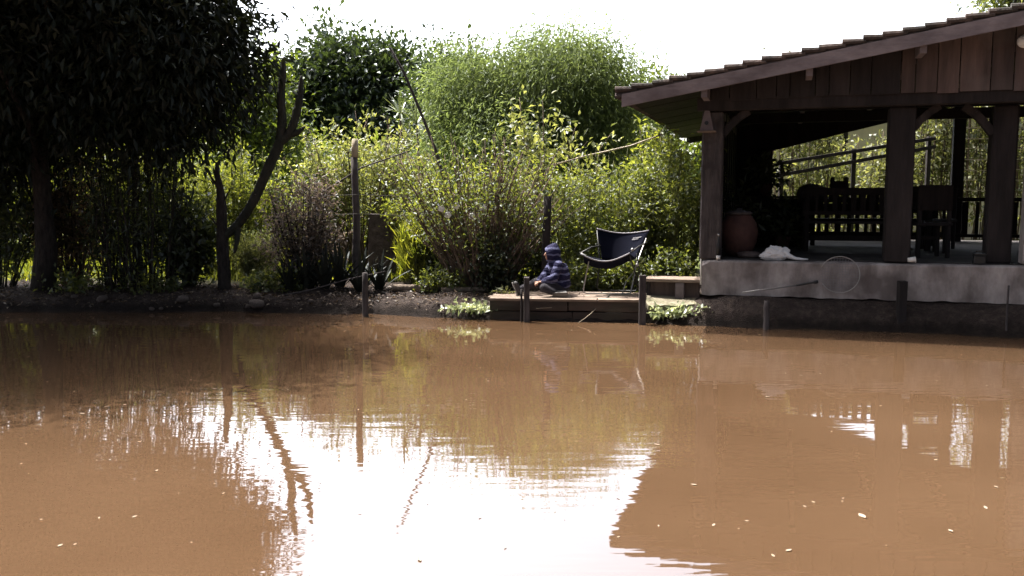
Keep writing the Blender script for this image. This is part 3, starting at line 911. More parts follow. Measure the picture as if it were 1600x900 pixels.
# birdhouse on the left post
q = onplane(1105, 192, 0.0)
t = thing('bird_house', 'small pointed wooden bird house with a round hole fixed high on the left post', 'bird house', F(q.x, .0, q.z))
b = MB(T); w = .085
b.add([(q.x - w, .035, q.z - .10), (q.x + w, .035, q.z - .10), (q.x + .03, .035, q.z + .15), (q.x - .03, .035, q.z + .15),
       (q.x - w, -.09, q.z - .10), (q.x + w, -.09, q.z - .10), (q.x + .03, -.05, q.z + .15), (q.x - .03, -.05, q.z + .15)],
      [(0, 3, 2, 1), (4, 5, 6, 7), (0, 1, 5, 4), (2, 3, 7, 6), (0, 4, 7, 3), (1, 2, 6, 5)]); build('body', b, M['wood_rake'], t)
b = MB(T); b.lathe((q.x, -.088, q.z - .01), [(.026, 0), (.026, .012)], 14, Matrix.Rotation(R(80), 3, 'X')); build('hole', b, M['black'], t)
b = MB(T); b.box((q.x, -.03, q.z - .113), (.24, .17, .02), None, .005); build('perch', b, M['wood_grey'], t)
# lamp at the gable, right edge
q = onplane(1599, 66, -.12)
t = thing('wall_lamp', 'round white lamp on the plank gable at the upper right', 'lamp', F(q.x, -.09, q.z))
b = MB(T); b.lathe((q.x, -.10, q.z), [(.05, 0), (.05, .03)], 14, Matrix.Rotation(R(90), 3, 'X')); build('mount', b, M['white'], t)
b = MB(T); b.ball((q.x, -.18, q.z), (.08, .07, .075), 16, 10); build('globe', b, M['white'], t, True)
# landing net leaning on the slab
def WZ(px, py, v): w = onplane(px, py, v); return F(w.x, w.y, w.z)
h0 = onplane(1312, 429, -.04)
t = thing('landing_net', 'landing net with round hoop leaning against the concrete base', 'net', F(h0.x, -.05, h0.z - .25))
b = MB(T); rx, rz = .235, .225
b.tube([(h0.x + rx * math.cos(a), -.035 - .03 * math.sin(a) * -1 - .02, h0.z + rz * math.sin(a)) for a in np.linspace(-2.6, 2.75, 30)], .0065, 6); build('hoop', b, M['steel'], t, True)
b = MB(T)
for i in range(-6, 7):
    x = i * .034; hh = rz * math.sqrt(max(0, 1 - (x / rx) ** 2))
    b.tube([(h0.x + x, -.015 - .02 * math.sin(k), h0.z - hh + 2 * hh * k / 6) for k in range(7)], .0022, 4)
    z_ = i * .033; ww = rx * math.sqrt(max(0, 1 - (z_ / rz) ** 2))
    b.tube([(h0.x - ww + 2 * ww * k / 6, -.02 - .01 * math.sin(k), h0.z + z_) for k in range(7)], .0022, 4)
build('netting', b, M['piping'], t)
p1 = onplane(1274, 441, -.06); p2 = onplane(1244, 446, -.09); p0 = onplane(1160, 457, -.2)
b = MB(T); b.tube([tuple(p0), tuple(p2)], .009, 7); build('handle', b, M['steel'], t, True)
b = MB(T); b.tube([tuple(p2), (p1.x - .03, -.062, p1.z - .004), tuple(p1), (p1.x + .03, -.055, p1.z + .008)], [.013, .013, .022, .02], 8); build('grip', b, M['black'], t, True)

# ================================================================== DECK AND STEP
dl, dr = G(765, 500), G(1006, 504)
DZ = .30
du = Vector((dr.x - dl.x, dr.y - dl.y, 0)); DL = du.length; du.normalize(); dv = Vector((-du.y, du.x, 0))
TD = Matrix(((du.x, dv.x, 0, dl.x), (du.y, dv.y, 0, dl.y), (0, 0, 1, 0), (0, 0, 0, 1)))
deck = thing('fishing_deck', 'low plank deck at the water edge under the seated person', 'deck', TD @ Vector((DL / 2, 0, 0)))
random.seed(4)
b = MB(TD)
for zc, hh in ((.205, .15), (.055, .14), (-.08, .12)):
    u = 0
    while u < DL - .02:
        w = min(random.uniform(.9, 1.5), DL - u)
        b.box((u + w / 2, .02 + random.uniform(-.008, .008), zc), (w - .01, .035, hh - .008), Matrix.Rotation(random.uniform(-.012, .012), 3, 'Y'), .006, .003); u += w
build('front_planks', b, M['wood_wet'], deck)
b = MB(TD)
for k in range(6):
    v0 = -.015 + k * .155; u = random.uniform(-.05, 0)
    while u < DL - .02:
        w = min(random.uniform(1.0, 1.7), DL - u + random.uniform(-.02, .03))
        b.box((u + w / 2, v0 + .075, DZ - .0175 + random.uniform(-.004, .004)), (w - .012, .147, .035), Matrix.Rotation(random.uniform(-.006, .006), 3, 'Z'), .005, .003); u += w
build('deck_boards', b, M['wood_grey'], deck)
def stake(px, pyt, pyb, zb, r, label, mat, tilt=(0, 0), square=False, grp='posts standing at the water edge'):
    a = G(px, pyb, zb); Y = a.y; top = P(px, pyt, Y)
    mb = MB()
    if square:
        mb.bar((a.x, Y, zb - .25), (a.x + tilt[0], Y + tilt[1], top.z), r * 2, r * 1.7, (0, 1, 0), .006, .004)
    else:
        n = 7
        mb.tube([(a.x + tilt[0] * i / n + random.uniform(-.004, .004), Y + tilt[1] * i / n, zb - .25 + (top.z - zb + .25) * i / n) for i in range(n + 1)], [r * (1.05 - .12 * i / n) for i in range(n + 1)], 9, wob=.08)
    return tag(build('mooring_post', mb, mat, None, not square, (a.x, Y, zb)), label, 'post', grp)
stake(823, 433, 503, 0, .038, 'grey square post before the deck in front of the person', M['post'], square=True)
stake(1003, 430, 507, 0, .042, 'square post where the plank deck meets the mossy slab', M['post'], square=True)
stake(571, 426, 495, 0, .042, 'weathered post standing in the water left of the deck', M['post'])
stake(1407, 439, 505, .1, .05, 'dark square post against the earth bank below the middle pavilion post', M['wood_dark'], square=True)
stake(1197, 470, 515, .0, .035, 'short grey stump at the waterline under the landing net', M['post'])
stake(1572, 446, 520, .05, .012, 'thin rusty stake before the bank at the right edge', M['post'])
stake(815, 452, 503, 0, .016, 'thin dark stick standing just left of the square post before the deck', M['wood_dark'])

# step beside the pavilion
s0, s1 = G(1010, 436, .53), G(1093, 438, .53)
t = thing('plank_step', 'bright plank step beside the left end of the concrete base', 'step', (s0.x + .4, s0.y, .3))
dirn = (s1 - s0); ang = math.atan2(dirn.y, dirn.x); L = dirn.length
TS = Matrix.Translation(s0) @ Matrix.Rotation(ang, 4, 'Z')
b = MB(TS); b.box((L / 2, .21, -.012), (L + .04, .44, .045), None, .006, .003); build('tread', b, M['wood_grey'], t)
b = MB(TS); b.box((L * .63, .03, -.15), (.12, .06, .22), None, .01, .004); build('support_block', b, M['wood_rake'], t)
b = MB(TS); b.box((L * .5, .10, -.15), (L, .03, .22), None, .004); build('riser', b, M['wood_board'], t)
b = MB(TS); b.box((L * .03, .24, -.15), (.05, .36, .22), None, .004); build('support_block', b, M['wood_dark'], t)
a = P(1095, 433, s1.y - .02)
b = MB(); b.tube([(a.x, a.y, a.z - .1), (a.x, a.y + .01, a.z + .2), (a.x - .004, a.y + .02, P(1095, 372, s1.y).z)], .011, 8)
tag(build('drain_pipe', b, M['white'], None, True, (a.x, a.y, a.z - .1)), 'thin white upright pipe at the left corner of the concrete base', 'pipe')
# mossy slab below the step
m0, m1 = G(1012, 476, .235), G(1124, 474, .25)
random.seed(8)
TM_ = Matrix.Translation(m0) @ Matrix.Rotation(math.atan2(m1.y - m0.y, m1.x - m0.x), 4, 'Z') @ Matrix.Rotation(R(8), 4, 'X')
b = MB(TM_); Lm = (m1 - m0).length
def slabpt(i, j): return (Lm * i, .62 * j + (.035 * mnoise.noise(Vector((i * 9, 1, j * 3))) if j < .5 else 0) - .05 * (j < .1) * (i < .5), .012 * mnoise.noise(Vector((i * 7, j * 7, 4))))
top = [[slabpt(i / 18, j / 8) for i in range(19)] for j in range(9)]
vs = [p for r_ in top for p in r_] + [(p[0], p[1], p[2] - .07) for r_ in top for p in r_]
fs = []
for j in range(8):
    for i in range(18):
        a = j * 19 + i; fs += [(a, a + 1, a + 20, a + 19), (a + 171, a + 190, a + 191, a + 172)]
for i in range(18): fs += [(i, i + 171, i + 172, i + 1), (152 + i, 153 + i, 324 + i, 323 + i)]
for j in range(8): fs += [(j * 19, (j + 1) * 19, (j + 1) * 19 + 171, j * 19 + 171), (j * 19 + 18, j * 19 + 189, (j + 1) * 19 + 189, (j + 1) * 19 + 18)]
b.add(vs, fs)
tag(build('stone_slab', b, M['mossy'], None, False, m0), 'pale mossy slab with ragged edge above the white leaved plant', 'slab')

# fishing rods resting on the deck
def rod(pa, pb, label, r=.006):
    t = thing('fishing_rod', label, 'fishing rod', pa, 'rods resting on the deck edge')
    pa, pb = Vector(pa), Vector(pb)
    b = MB(); b.tube([pa.lerp(pb, i / 8) - Vector((0, 0, .02 * math.sin(PI * i / 8))) for i in range(9)], [r * (1 - .6 * i / 8) for i in range(9)], 6); build('blank', b, M['bamboo'], t, True)
    d = (pa - pb).normalized()
    b = MB(); b.tube([pa + d * .001, pa + d * .16], r * 1.7, 8); build('grip', b, M['black'], t, True)
    return t
fy = dl.y
rod(P(962, 468, fy - .03), P(838, 482, fy - .12), 'slender pale rod lying almost level along the front of the plank deck')
rod(P(943, 470, fy - .03), P(903, 505, fy - .45), 'short pale rod slanting from the deck edge into the water')

# ================================================================== CAMP CHAIR
cz = DZ + .002; CY = 12.25
def C(px, py, dy=0.0): return P(px, py, CY + dy)
ch = thing('camp_chair', 'low navy folding camp chair with tube frame beside the seated person', 'camp chair', Vector((C(958, 460).x, CY, cz)))
bl_, br_ = C(933, 358, .32), C(1014, 361, .22)      # back top corners
fl_, fr_ = C(907, 397, -.24), C(984, 396, -.36)     # seat front corners
rl_, rr_ = C(941, 405, .2), C(993, 403, .06)      # where the back meets the seat
def backpt(i, j):
    topc = bl_.lerp(br_, i); bot = rl_.lerp(rr_, i)
    p = topc.lerp(bot, j)
    s = math.sin(PI * i)
    return p + Vector((0, .10 * s * (1 - j * .4), -.055 * s * (1 - j) ** 1 - .03 * s * j))
def seatpt(i, j):
    bk = rl_.lerp(rr_, i) + Vector((0, .06 * math.sin(PI * i), -.03 * math.sin(PI * i))); fr = fl_.lerp(fr_, i)
    p = bk.lerp(fr, j); s = math.sin(PI * i)
    return p + Vector((0, .05 * s * j, -.10 * s * (.35 + .75 * j) + .0))
def cloth(fn, nm, th=.012):
    b = MB(); n, mm = 16, 10
    g = [[fn(i / n, j / mm) for i in range(n + 1)] for j in range(mm + 1)]
    nrm = []
    for j in range(mm + 1):
        for i in range(n + 1):
            a = g[j][min(i + 1, n)] - g[j][max(i - 1, 0)]; c = g[min(j + 1, mm)][i] - g[max(j - 1, 0)][i]
            nrm.append(a.cross(c).normalized())
    N1 = (n + 1) * (mm + 1)
    vs = [p for r_ in g for p in r_]; vs = vs + [p + nrm[k] * th for k, p in enumerate(vs)]
    fs = []
    for j in range(mm):
        for i in range(n):
            a = j * (n + 1) + i; q4 = (a, a + 1, a + n + 2, a + n + 1)
            fs += [q4, tuple(x + N1 for x in reversed(q4))]
    for i in range(n):
        fs += [(i, i + N1, i + 1 + N1, i + 1)]; a = mm * (n + 1) + i; fs += [(a, a + 1, a + 1 + N1, a + N1)]
    for j in range(mm):
        a = j * (n + 1); fs += [(a, a + n + 1, a + n + 1 + N1, a + N1)]; a += n; fs += [(a, a + N1, a + n + 1 + N1, a + n + 1)]
    b.add(vs, fs); return build(nm, b, M['navy'], ch, True)
bkc = cloth(backpt, 'backrest'); stc = cloth(seatpt, 'seat')
b = MB(); b.tube([backpt(i / 16, 0) + Vector((0, 0, .006)) for i in range(17)], .010, 7); build('piping', b, M['piping'], bkc, True)
b = MB(); b.tube([seatpt(i / 16, 1) + Vector((0, -.006, .004)) for i in range(17)], .010, 7); build('piping', b, M['piping'], stc, True)
# front skirt below the seat lip
b = MB(); b.sheet(lambda i, j: seatpt(.06 + .88 * i, 1) + Vector((.02 * j, .12 * j, -.11 * j)), 14, 3); build('seat_skirt', b, M['navy'], ch, True)
# small pale lettering patch at the upper right of the back: two illegible lines
b = MB()
for k, (i0, i1, j0) in enumerate(((.73, .90, .165), (.72, .88, .22))):
    n = 6
    for q in range(n):
        a0 = i0 + (i1 - i0) * q / n; a1 = a0 + (i1 - i0) / n * .7
        if k == 1 and q == 5: continue
        cs = [backpt(a, j) + Vector((0, -.014, 0)) for a, j in ((a0, j0 + .035), (a1, j0 + .035), (a1 + .006, j0), (a0 + .006, j0))]
        b.add(cs + [p + Vector((0, -.002, 0)) for p in cs], [(0, 1, 2, 3), (7, 6, 5, 4), (0, 4, 5, 1), (1, 5, 6, 2), (2, 6, 7, 3), (3, 7, 4, 0)])
build('logo', b, M['piping'], bkc)
# tube frame: front U, rear U and crossing legs
gz = cz + .012
fa, fb = C(910, 458, -.05), C(985, 460, -.12)
fa.z = fb.z = gz; fa.y, fb.y = CY - .1, CY - .2
ra, rb = Vector((C(936, 452).x, CY + .30, gz)), Vector((C(1000, 452).x, CY + .22, gz))
b = MB(); b.tube([fl_ + Vector((.015, .02, .01)), C(921, 403, -.18), fa + Vector((.01, 0, .06)), fa + Vector((.015, 0, .015)), fa + Vector((.045, 0, 0)), fb + Vector((-.04, 0, 0)), fb + Vector((-.01, 0, .015)), fb + Vector((0, 0, .06)), rr_ + Vector((.04, .05, .0)), C(1009, 372, .2)], .0095, 8); build('front_frame', b, M['steel'], ch, True)
b = MB(); b.tube([fr_ + Vector((-.01, .02, 0)), (fr_ + rb) / 2 + Vector((.02, 0, 0)), rb + Vector((0, 0, .05)), rb + Vector((-.03, 0, 0)), ra + Vector((.03, 0, 0)), ra + Vector((0, 0, .05)), rl_ + Vector((-.03, .02, -.02)), bl_ + Vector((0, .012, -.02))], .0095, 8); build('rear_frame', b, M['black'], ch, True)
b = MB(); b.tube([C(995, 396, -.1), C(999, 425, -.05), (C(985, 456, -.1).x, CY - .1, gz)], .009, 7); build('leg', b, M['black'], ch, True)
b = MB(); b.tube([C(1010, 372, .1), C(990, 425, .0), C(978, 440, -.05), (C(972, 458, -.1).x, CY - .15, gz)], .009, 7); build('leg', b, M['steel'], ch, True)
b = MB(); b.tube([C(906, 396, -.22), C(925, 386, .05), C(938, 384, .26)], .011, 7); build('armrest', b, M['black'], ch, True)
b = MB(); b.tube([C(986, 394, -.3), C(1000, 384, -.05), C(1012, 378, .2)], .011, 7); build('armrest', b, M['black'], ch, True)
b = MB(); b.ball(C(988, 390, -.34), .022, 10, 7); build('knob', b, M['steel'], ch, True)
b = MB(); b.ball(C(995, 414, -.12), (.03, .02, .022), 10, 7); build('knob', b, M['steel'], ch, True)
# ================================================================== PERSON
def fuse(name, mb, m, parent, voxel, it=4, fac=.5):
    o = build(name, mb, m, parent, True)
    r_ = o.modifiers.new('r', 'REMESH'); r_.mode = 'VOXEL'; r_.voxel_size = voxel; r_.use_smooth_shade = True
    s_ = o.modifiers.new('s', 'SMOOTH'); s_.iterations = it; s_.factor = fac
    dg = bpy.context.evaluated_depsgraph_get()
    me = bpy.data.meshes.new_from_object(o.evaluated_get(dg))
    o.modifiers.clear(); old = o.data; o.data = me; bpy.data.meshes.remove(old); me.name = name
    me.polygons.foreach_set('use_smooth', [True] * len(me.polygons))
    return o
def cap(mb, a, b, r0, r1, n=12):
    mb.tube([a, b], [r0, r1], n); mb.ball(a, r0, n, 8); mb.ball(b, r1, n, 8)
seat = P(874, 461, fy + .34); seat.z = DZ
TPn = Matrix.Translation(seat) @ Matrix.Rotation(R(14), 4, 'Z')
per = thing('person', 'small seated person in a navy and white striped hooded top, one leg stretched out', 'person', seat)
sh = [Vector((-.06, s * .135, .415)) for s in (1, -1)]
el = [Vector((-.15, .165, .27)), Vector((-.13, -.185, .25))]
wr = [Vector((-.285, .05, .19)), Vector((-.265, -.12, .205))]
hip = [Vector((.0, .075, .085)), Vector((.0, -.075, .085))]
kn = [Vector((-.30, .09, .17)), Vector((-.27, -.18, .12))]
an = [Vector((-.56, .07, .07)), Vector((-.10, -.255, .05))]
fd = [Vector((-.38, 0, .92)), Vector((.88, -.42, .06)).normalized()]
b = MB(TPn)
b.ball((.01, 0, .11), (.115, .14, .11)); b.ball((.0, 0, .25), (.10, .13, .13)); b.ball((-.02, 0, .37), (.095, .14, .11))
cap(b, (-.06, 0, .41), (-.095, 0, .50), .045, .042)
hc = Vector((-.115, 0, .565))
b.ball(hc, (.085, .07, .095), 20, 14); b.ball(hc + Vector((-.03, 0, -.045)), (.055, .052, .05), 16, 10)
b.tube([hc + Vector((-.083, 0, .012)), hc + Vector((-.098, 0, -.018)), hc + Vector((-.08, 0, -.028))], [.008, .014, .012], 8)
for s in (1, -1):
    b.ball(hc + Vector((.0, s * .07, -.01)), (.018, .01, .026), 10, 7)
b.ball(hc + Vector((-.076, 0, -.052)), (.012, .024, .008), 10, 7)
for k in range(2):
    cap(b, sh[k], el[k], .042, .033); cap(b, el[k], wr[k], .032, .022)
    cap(b, hip[k], kn[k], .075, .052); cap(b, kn[k], an[k], .05, .032)
    d = (wr[k] - el[k]).normalized(); side = Vector((0, 1 if k == 0 else -1, 0)); up = d.cross(side); up = up if up.z > 0 else -up
    pm = wr[k] + d * .035
    b.ball(pm, (.036, .026, .016), 12, 8)
    for f in range(4):
        bs = pm + d * .022 + side * (.018 - .012 * f); L1 = (.024, .028, .026, .02)[f]
        p1 = bs + d * L1; p2 = p1 + d * L1 * .5 - up * L1 * .7; p3 = p2 - d * L1 * .2 - up * L1 * .55
        b.tube([bs, p1, p2, p3], [.0075, .007, .0065, .005], 8); b.ball(p3, .005, 8, 6)
    tb = pm - side * .022 - d * .01; b.tube([tb, tb + d * .02 - side * .012, tb + d * .036 - side * .008 - up * .014], [.009, .008, .006], 8)
    cap(b, an[k] - fd[k] * .03, an[k] + fd[k] * .08, .03, .026)
body = fuse('body', b, M['skin'], per, .0055, 3)
# eyes inside the shaded hood
for s in (1, -1):
    b = MB(TPn); b.ball(hc + Vector((-.079, s * .03, .006)), (.007, .012, .009), 10, 7); build('eye', b, M['black'], per, True)
b = MB(TPn); b.ball(hc + Vector((.006, 0, .022)), (.088, .076, .086), 18, 12); b.ball(hc + Vector((-.05, 0, .07)), (.035, .06, .025), 14, 9); fuse('hair', b, M['hair'], per, .008, 2)
# trousers
b = MB(TPn)
b.ball((.01, 0, .105), (.128, .152, .105))
for k in range(2):
    cap(b, hip[k], kn[k], .085, .064); cap(b, kn[k], an[k] + (kn[k] - an[k]).normalized() * .04, .062, .047)
fuse('trousers', b, M['trousers'], per, .009, 3)
# hooded top: torso with sleeves
b = MB(TPn)
b.ball((.015, 0, .16), (.145, .17, .095)); b.ball((.012, 0, .25), (.142, .168, .13)); b.ball((-.02, 0, .35), (.135, .172, .115)); b.ball((-.055, 0, .43), (.10, .13, .065)); b.ball((.04, 0, .33), (.085, .13, .12))
for k in range(2):
    cap(b, sh[k], el[k], .066, .060); cap(b, el[k], wr[k] - (wr[k] - el[k]).normalized() * .01, .059, .040)
    for q in range(3):
        e_ = el[k].lerp(wr[k], .25 + .25 * q); b.ball(e_, (.056, .058, .05), 10, 7, None, .05)
b.ball((-.05, 0, .475), (.09, .105, .055))
top_ = fuse('hooded_top', b, M['hoodie'], per, .008, 2)
for v_ in top_.data.vertices:            # folds of the cloth
    c_ = v_.co; n_ = mnoise.noise(Vector((c_.x * 11, c_.y * 11, c_.z * 26))) + .5 * mnoise.noise(Vector((c_.x * 30, c_.y * 30, c_.z * 50)))
    v_.co = c_ + v_.normal * .009 * n_
# hood, a thick shell open towards the face
b = MB(TPn); nu, nv = 26, 16
face = Vector((-1, .12, -.2)).normalized()
def hoodpt(a, t, k):                  # t from the face opening backwards round the head
    q = R(44) + (PI - R(44)) * t
    ax = face; e1_ = Vector((0, 0, 1)); e1_ = (e1_ - ax * e1_.dot(ax)).normalized(); e2_ = ax.cross(e1_)
    d = ax * math.cos(q) + (e1_ * math.sin(a) + e2_ * math.cos(a)) * math.sin(q)
    r = Vector((.122, .104, .122)) * (k)
    p = hc + Vector((.008, 0, .0)) + Vector((d.x * r.x, d.y * r.y, d.z * r.z))
    pk = max(0, d.dot(Vector((.35, 0, .94)))) ** 8
    p += Vector((.008, 0, .032)) * pk
    return p + Vector([.004 * mnoise.noise(p * 14 + Vector((k, 0, 0))) for _ in range(3)])
for k in (1.0, .90):
    vs = [hoodpt(2 * PI * i / nu, j / nv, k) for j in range(nv + 1) for i in range(nu)]
    fs = [(j * nu + i, j * nu + (i + 1) % nu, (j + 1) * nu + (i + 1) % nu, (j + 1) * nu + i) for j in range(nv) for i in range(nu)]
    if k < 1: fs = [tuple(reversed(f)) for f in fs]
    b.add(vs, fs)
N0 = nu * (nv + 1)
b.f += [(i, N0 + i, N0 + (i + 1) % nu, (i + 1) % nu) for i in range(nu)]
build('hood', b, M['hoodie'], per, True)
for k in range(2):
    b = MB(TPn); a = an[k]
    b.ball(a - fd[k] * .028, (.042, .04, .042)); cap(b, a - fd[k] * .01, a + fd[k] * .085, .042, .036); b.ball(a + fd[k] * .10, (.036, .04, .036))
    so = fuse('shoe', b, M['shoe'], per, .007, 3)
    out_ = Vector((-.92, 0, -.38)) if k == 0 else Vector((-.3, -.75, -.2)).normalized()
    b = MB(TPn); b.bar(a - fd[k] * .07 + out_ * .036, a + fd[k] * .135 + out_ * .036, .062, .016, out_, .007); build('sole', b, M['sole'], so, True)

# ================================================================== VEGETATION
def at(px, Y, z=None):
    x = P(px, 400, Y).x
    return Vector((x, Y, ground_z(x, Y) if z is None else z))
def hgt(py, Y): return P(800, py, Y).z
def ell(px, py, Y, wpx, hpx, dep):      # a crown lobe given by its picture size
    c = P(px, py, Y); s = Y / FPX
    return (c, (wpx * s, dep, hpx * s))
# --- the big dark tree at the left
tb = at(64, 13.3)
blobs = [ell(60, 40, 13.2, 170, 150, 2.1), ell(230, -10, 13.0, 115, 150, 2.0), ell(310, 66, 13.0, 60, 92, 1.2), ell(195, 120, 13.3, 150, 110, 1.6),
         ell(-80, 130, 13.2, 130, 150, 1.8), (Vector((-6.2, 10.7, 6.6)), (2.5, 2.3, 1.8)), (Vector((-8.8, 10.9, 5.6)), (2.6, 2.4, 2.2)), ell(250, 170, 13.2, 55, 65, .8), ell(30, 200, 13.6, 110, 62, 1.1)]
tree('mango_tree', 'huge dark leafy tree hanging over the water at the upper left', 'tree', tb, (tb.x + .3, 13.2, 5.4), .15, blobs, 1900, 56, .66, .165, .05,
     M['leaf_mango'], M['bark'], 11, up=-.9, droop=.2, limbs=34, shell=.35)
# --- shrubs in its shade and along the bank
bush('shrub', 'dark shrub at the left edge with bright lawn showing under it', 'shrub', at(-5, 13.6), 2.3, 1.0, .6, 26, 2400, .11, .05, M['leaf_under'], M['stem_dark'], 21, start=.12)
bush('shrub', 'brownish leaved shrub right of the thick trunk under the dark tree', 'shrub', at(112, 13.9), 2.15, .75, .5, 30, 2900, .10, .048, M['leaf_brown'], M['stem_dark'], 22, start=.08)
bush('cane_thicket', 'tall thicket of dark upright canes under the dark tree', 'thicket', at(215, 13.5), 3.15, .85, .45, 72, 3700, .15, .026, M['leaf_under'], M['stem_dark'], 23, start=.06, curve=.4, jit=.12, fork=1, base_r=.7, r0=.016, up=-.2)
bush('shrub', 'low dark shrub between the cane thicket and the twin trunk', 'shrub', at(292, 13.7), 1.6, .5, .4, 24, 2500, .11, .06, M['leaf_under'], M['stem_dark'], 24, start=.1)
bush('shrub', 'tall yellow green shrub with many thin upright stems behind the cactus', 'shrub', at(368, 15.4), 2.5, 1.0, .6, 80, 6000, .085, .038, M['leaf_yellow'], M['stem_green'], 25, start=.22, base_r=.75, curve=.2)
bush('shrub', 'soft grey green feathery bush behind the foot of the cactus', 'shrub', at(402, 13.9), 1.05, .38, .3, 40, 6000, .075, .012, M['leaf_pale'], M['stem_green'], 26, start=.05, jit=.06)
bush('shrub', 'dry grey brown shrub between the cactus and the tall fence post', 'shrub', at(478, 13.5), 1.95, .62, .35, 34, 4200, .075, .03, M['leaf_dry'], M['stem_dark'], 27, start=.35, r0=.018)
bush('shrub', 'sunny yellow green bush seen low behind the dark spiky plants', 'shrub', at(505, 17.5), 1.5, 1.3, .8, 40, 5000, .11, .05, M['leaf_yellow'], M['stem_green'], 28, start=.1)
bush('shrub', 'spreading pale leaved shrub behind the tall fence post', 'shrub', at(560, 16.3), 3.05, 1.45, .8, 52, 6400, .095, .046, M['leaf_pale'], M['stem'], 29, start=.5, r0=.02, base_r=.15, topbias=1.3)
bush('shrub', 'yellow green bush left of the big many stemmed shrub', 'shrub', at(668, 14.7), 2.0, .8, .5, 46, 4800, .07, .036, M['leaf_yellow'], M['stem'], 30, start=.3)
big = bush('shrub', 'big wide shrub fanning out in many bare brown stems behind the seated person', 'shrub', at(752, 13.15), 2.5, 1.55, .7, 165, 4800, .07, .036, M['leaf_mid'], M['stem'], 31, start=.62, base_r=.22, r0=.018, curve=.5, topbias=1.25)
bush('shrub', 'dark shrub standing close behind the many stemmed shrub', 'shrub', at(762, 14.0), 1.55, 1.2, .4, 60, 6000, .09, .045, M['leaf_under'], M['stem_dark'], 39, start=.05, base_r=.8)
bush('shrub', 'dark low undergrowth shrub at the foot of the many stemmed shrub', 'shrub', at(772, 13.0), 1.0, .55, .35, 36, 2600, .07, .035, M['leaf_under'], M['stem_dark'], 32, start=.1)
bush('shrub', 'bright green leafy shrub behind the navy camp chair', 'shrub', at(940, 13.6), 2.25, 1.0, .6, 66, 6400, .07, .038, M['leaf_mid'], M['stem_green'], 33, start=.05, base_r=.7)
bush('shrub', 'glossy leaved shrub filling the corner beside the left pavilion post', 'shrub', at(1045, 13.7), 2.45, .72, .6, 52, 5200, .08, .043, M['leaf_mid'], M['stem_green'], 34, start=.05, base_r=.7)
bush('shrub', 'yellow green bush rising behind the camp chair shrubs', 'shrub', at(905, 15.6), 1.95, 1.1, .7, 46, 4200, .10, .046, M['leaf_yellow'], M['stem_green'], 35, start=.25)
bush('sapling', 'airy sapling with sparse pale leaves standing in front of the willow', 'sapling', at(868, 14.6), 3.5, 1.05, .5, 15, 1500, .11, .055, M['leaf_pale'], M['bark_pale'], 36, start=.5, r0=.02, jit=.09, base_r=.1, topbias=1.6)
bush('sapling', 'leafy sapling at the right of the willow under the roof eave', 'sapling', at(1030, 15.6), 3.0, .7, .5, 16, 2400, .11, .055, M['leaf_yellow'], M['bark_pale'], 37, start=.4, r0=.02, base_r=.15)
bush('tall_grass', 'upright clump of yellow green cane grass beside the grey slab', 'grass', at(655, 14.0), 1.05, .42, .25, 60, 2600, .22, .018, M['grass'], M['stem_green'], 38, start=.1, fork=0, base_r=.85, up=4.0, jit=.03, r0=.007)
# plants hanging over the bank
bush('bank_plant', 'small whitish leaved plant hanging over the bank left of the deck', 'plant', at(735, bank_y(-.55) + .16), .10, .36, .10, 26, 200, .075, .045, M['leaf_white'], M['stem_green'], 40, start=.3, r0=.006, jit=.05, lean=(0, -.22), base_r=.8)
bush('bank_plant', 'white leaved plant trailing under the mossy slab beside the deck post', 'plant', at(1072, 11.40, .10), .20, .46, .05, 34, 260, .075, .05, M['leaf_white'], M['stem_green'], 41, start=.05, r0=.006, jit=.035, lean=(.03, -.06), base_r=.9)
bush('weed', 'tiny bright weed on the deck end beside the outstretched shoes', 'plant', at(783, 12.3), .2, .09, .08, 9, 70, .08, .04, M['leaf_pale'], M['stem_green'], 42, start=.2, r0=.004, jit=.03)
for px, Y, h, wd, n, s_, lab in ((925, 12.85, .55, .38, 1100, 43, 'low leafy plants under the left side of the camp chair'), (985, 12.9, .6, .38, 1200, 44, 'low leafy plants under the right side of the camp chair'), (1045, 12.8, .75, .3, 1100, 45, 'low leafy plant behind the plank step'), (690, 13.0, .4, .35, 500, 46, 'low weeds behind the cut logs on the bank'),
                              (430, 13.2, .45, .4, 600, 47, 'low weeds between the cactus foot and the agaves'), (110, 13.2, .35, .6, 350, 48, 'low dark weeds just right of the thick trunk'), (230, 13.1, .35, .5, 300, 49, 'low dark weeds at the foot of the cane thicket')):
    bush('weed', lab, 'plant', at(px, Y), h, wd, .2, 26, n, .075, .045, M['leaf_mid'], M['stem_green'], s_, start=.1, r0=.006, base_r=.9, jit=.06)
# blossoms of the big shrub
random.seed(20)
for px, py in ((755, 325), (738, 338), (690, 326), (713, 322), (700, 336)):
    c = P(px, py, 12.75); mb = MB()
    for k in range(5):
        a = 2 * PI * k / 5; mb.ball(c + Vector((math.cos(a) * .026, -.01, math.sin(a) * .026)), (.026, .009, .026), 8, 5)
    mb.ball(c + Vector((0, -.02, 0)), .012, 8, 5)
    build('blossom', mb, M['white'], big, True)
for px, Y, h, wd, s_, lab in ((20, 17.6, 2.6, 1.2, 81, 'yellow green bush seen through the gaps left of the thick trunk'), (150, 18.2, 2.9, 1.4, 82, 'yellow green bush seen through the gaps right of the thick trunk'), (275, 18.0, 2.6, 1.2, 83, 'yellow green bush seen low behind the cane thicket'), (610, 18.4, 2.2, 1.3, 84, 'yellow green bush behind the grey upright slab'), (790, 17.5, 2.2, 1.4, 85, 'yellow green bush behind the big many stemmed shrub')):
    bush('shrub', lab, 'shrub', at(px, Y), h, wd, .6, 40, 5200, .13, .06, M['leaf_yellow'], M['stem_green'], s_, start=.05, base_r=.8, group='sunny bushes on the lawn edge')
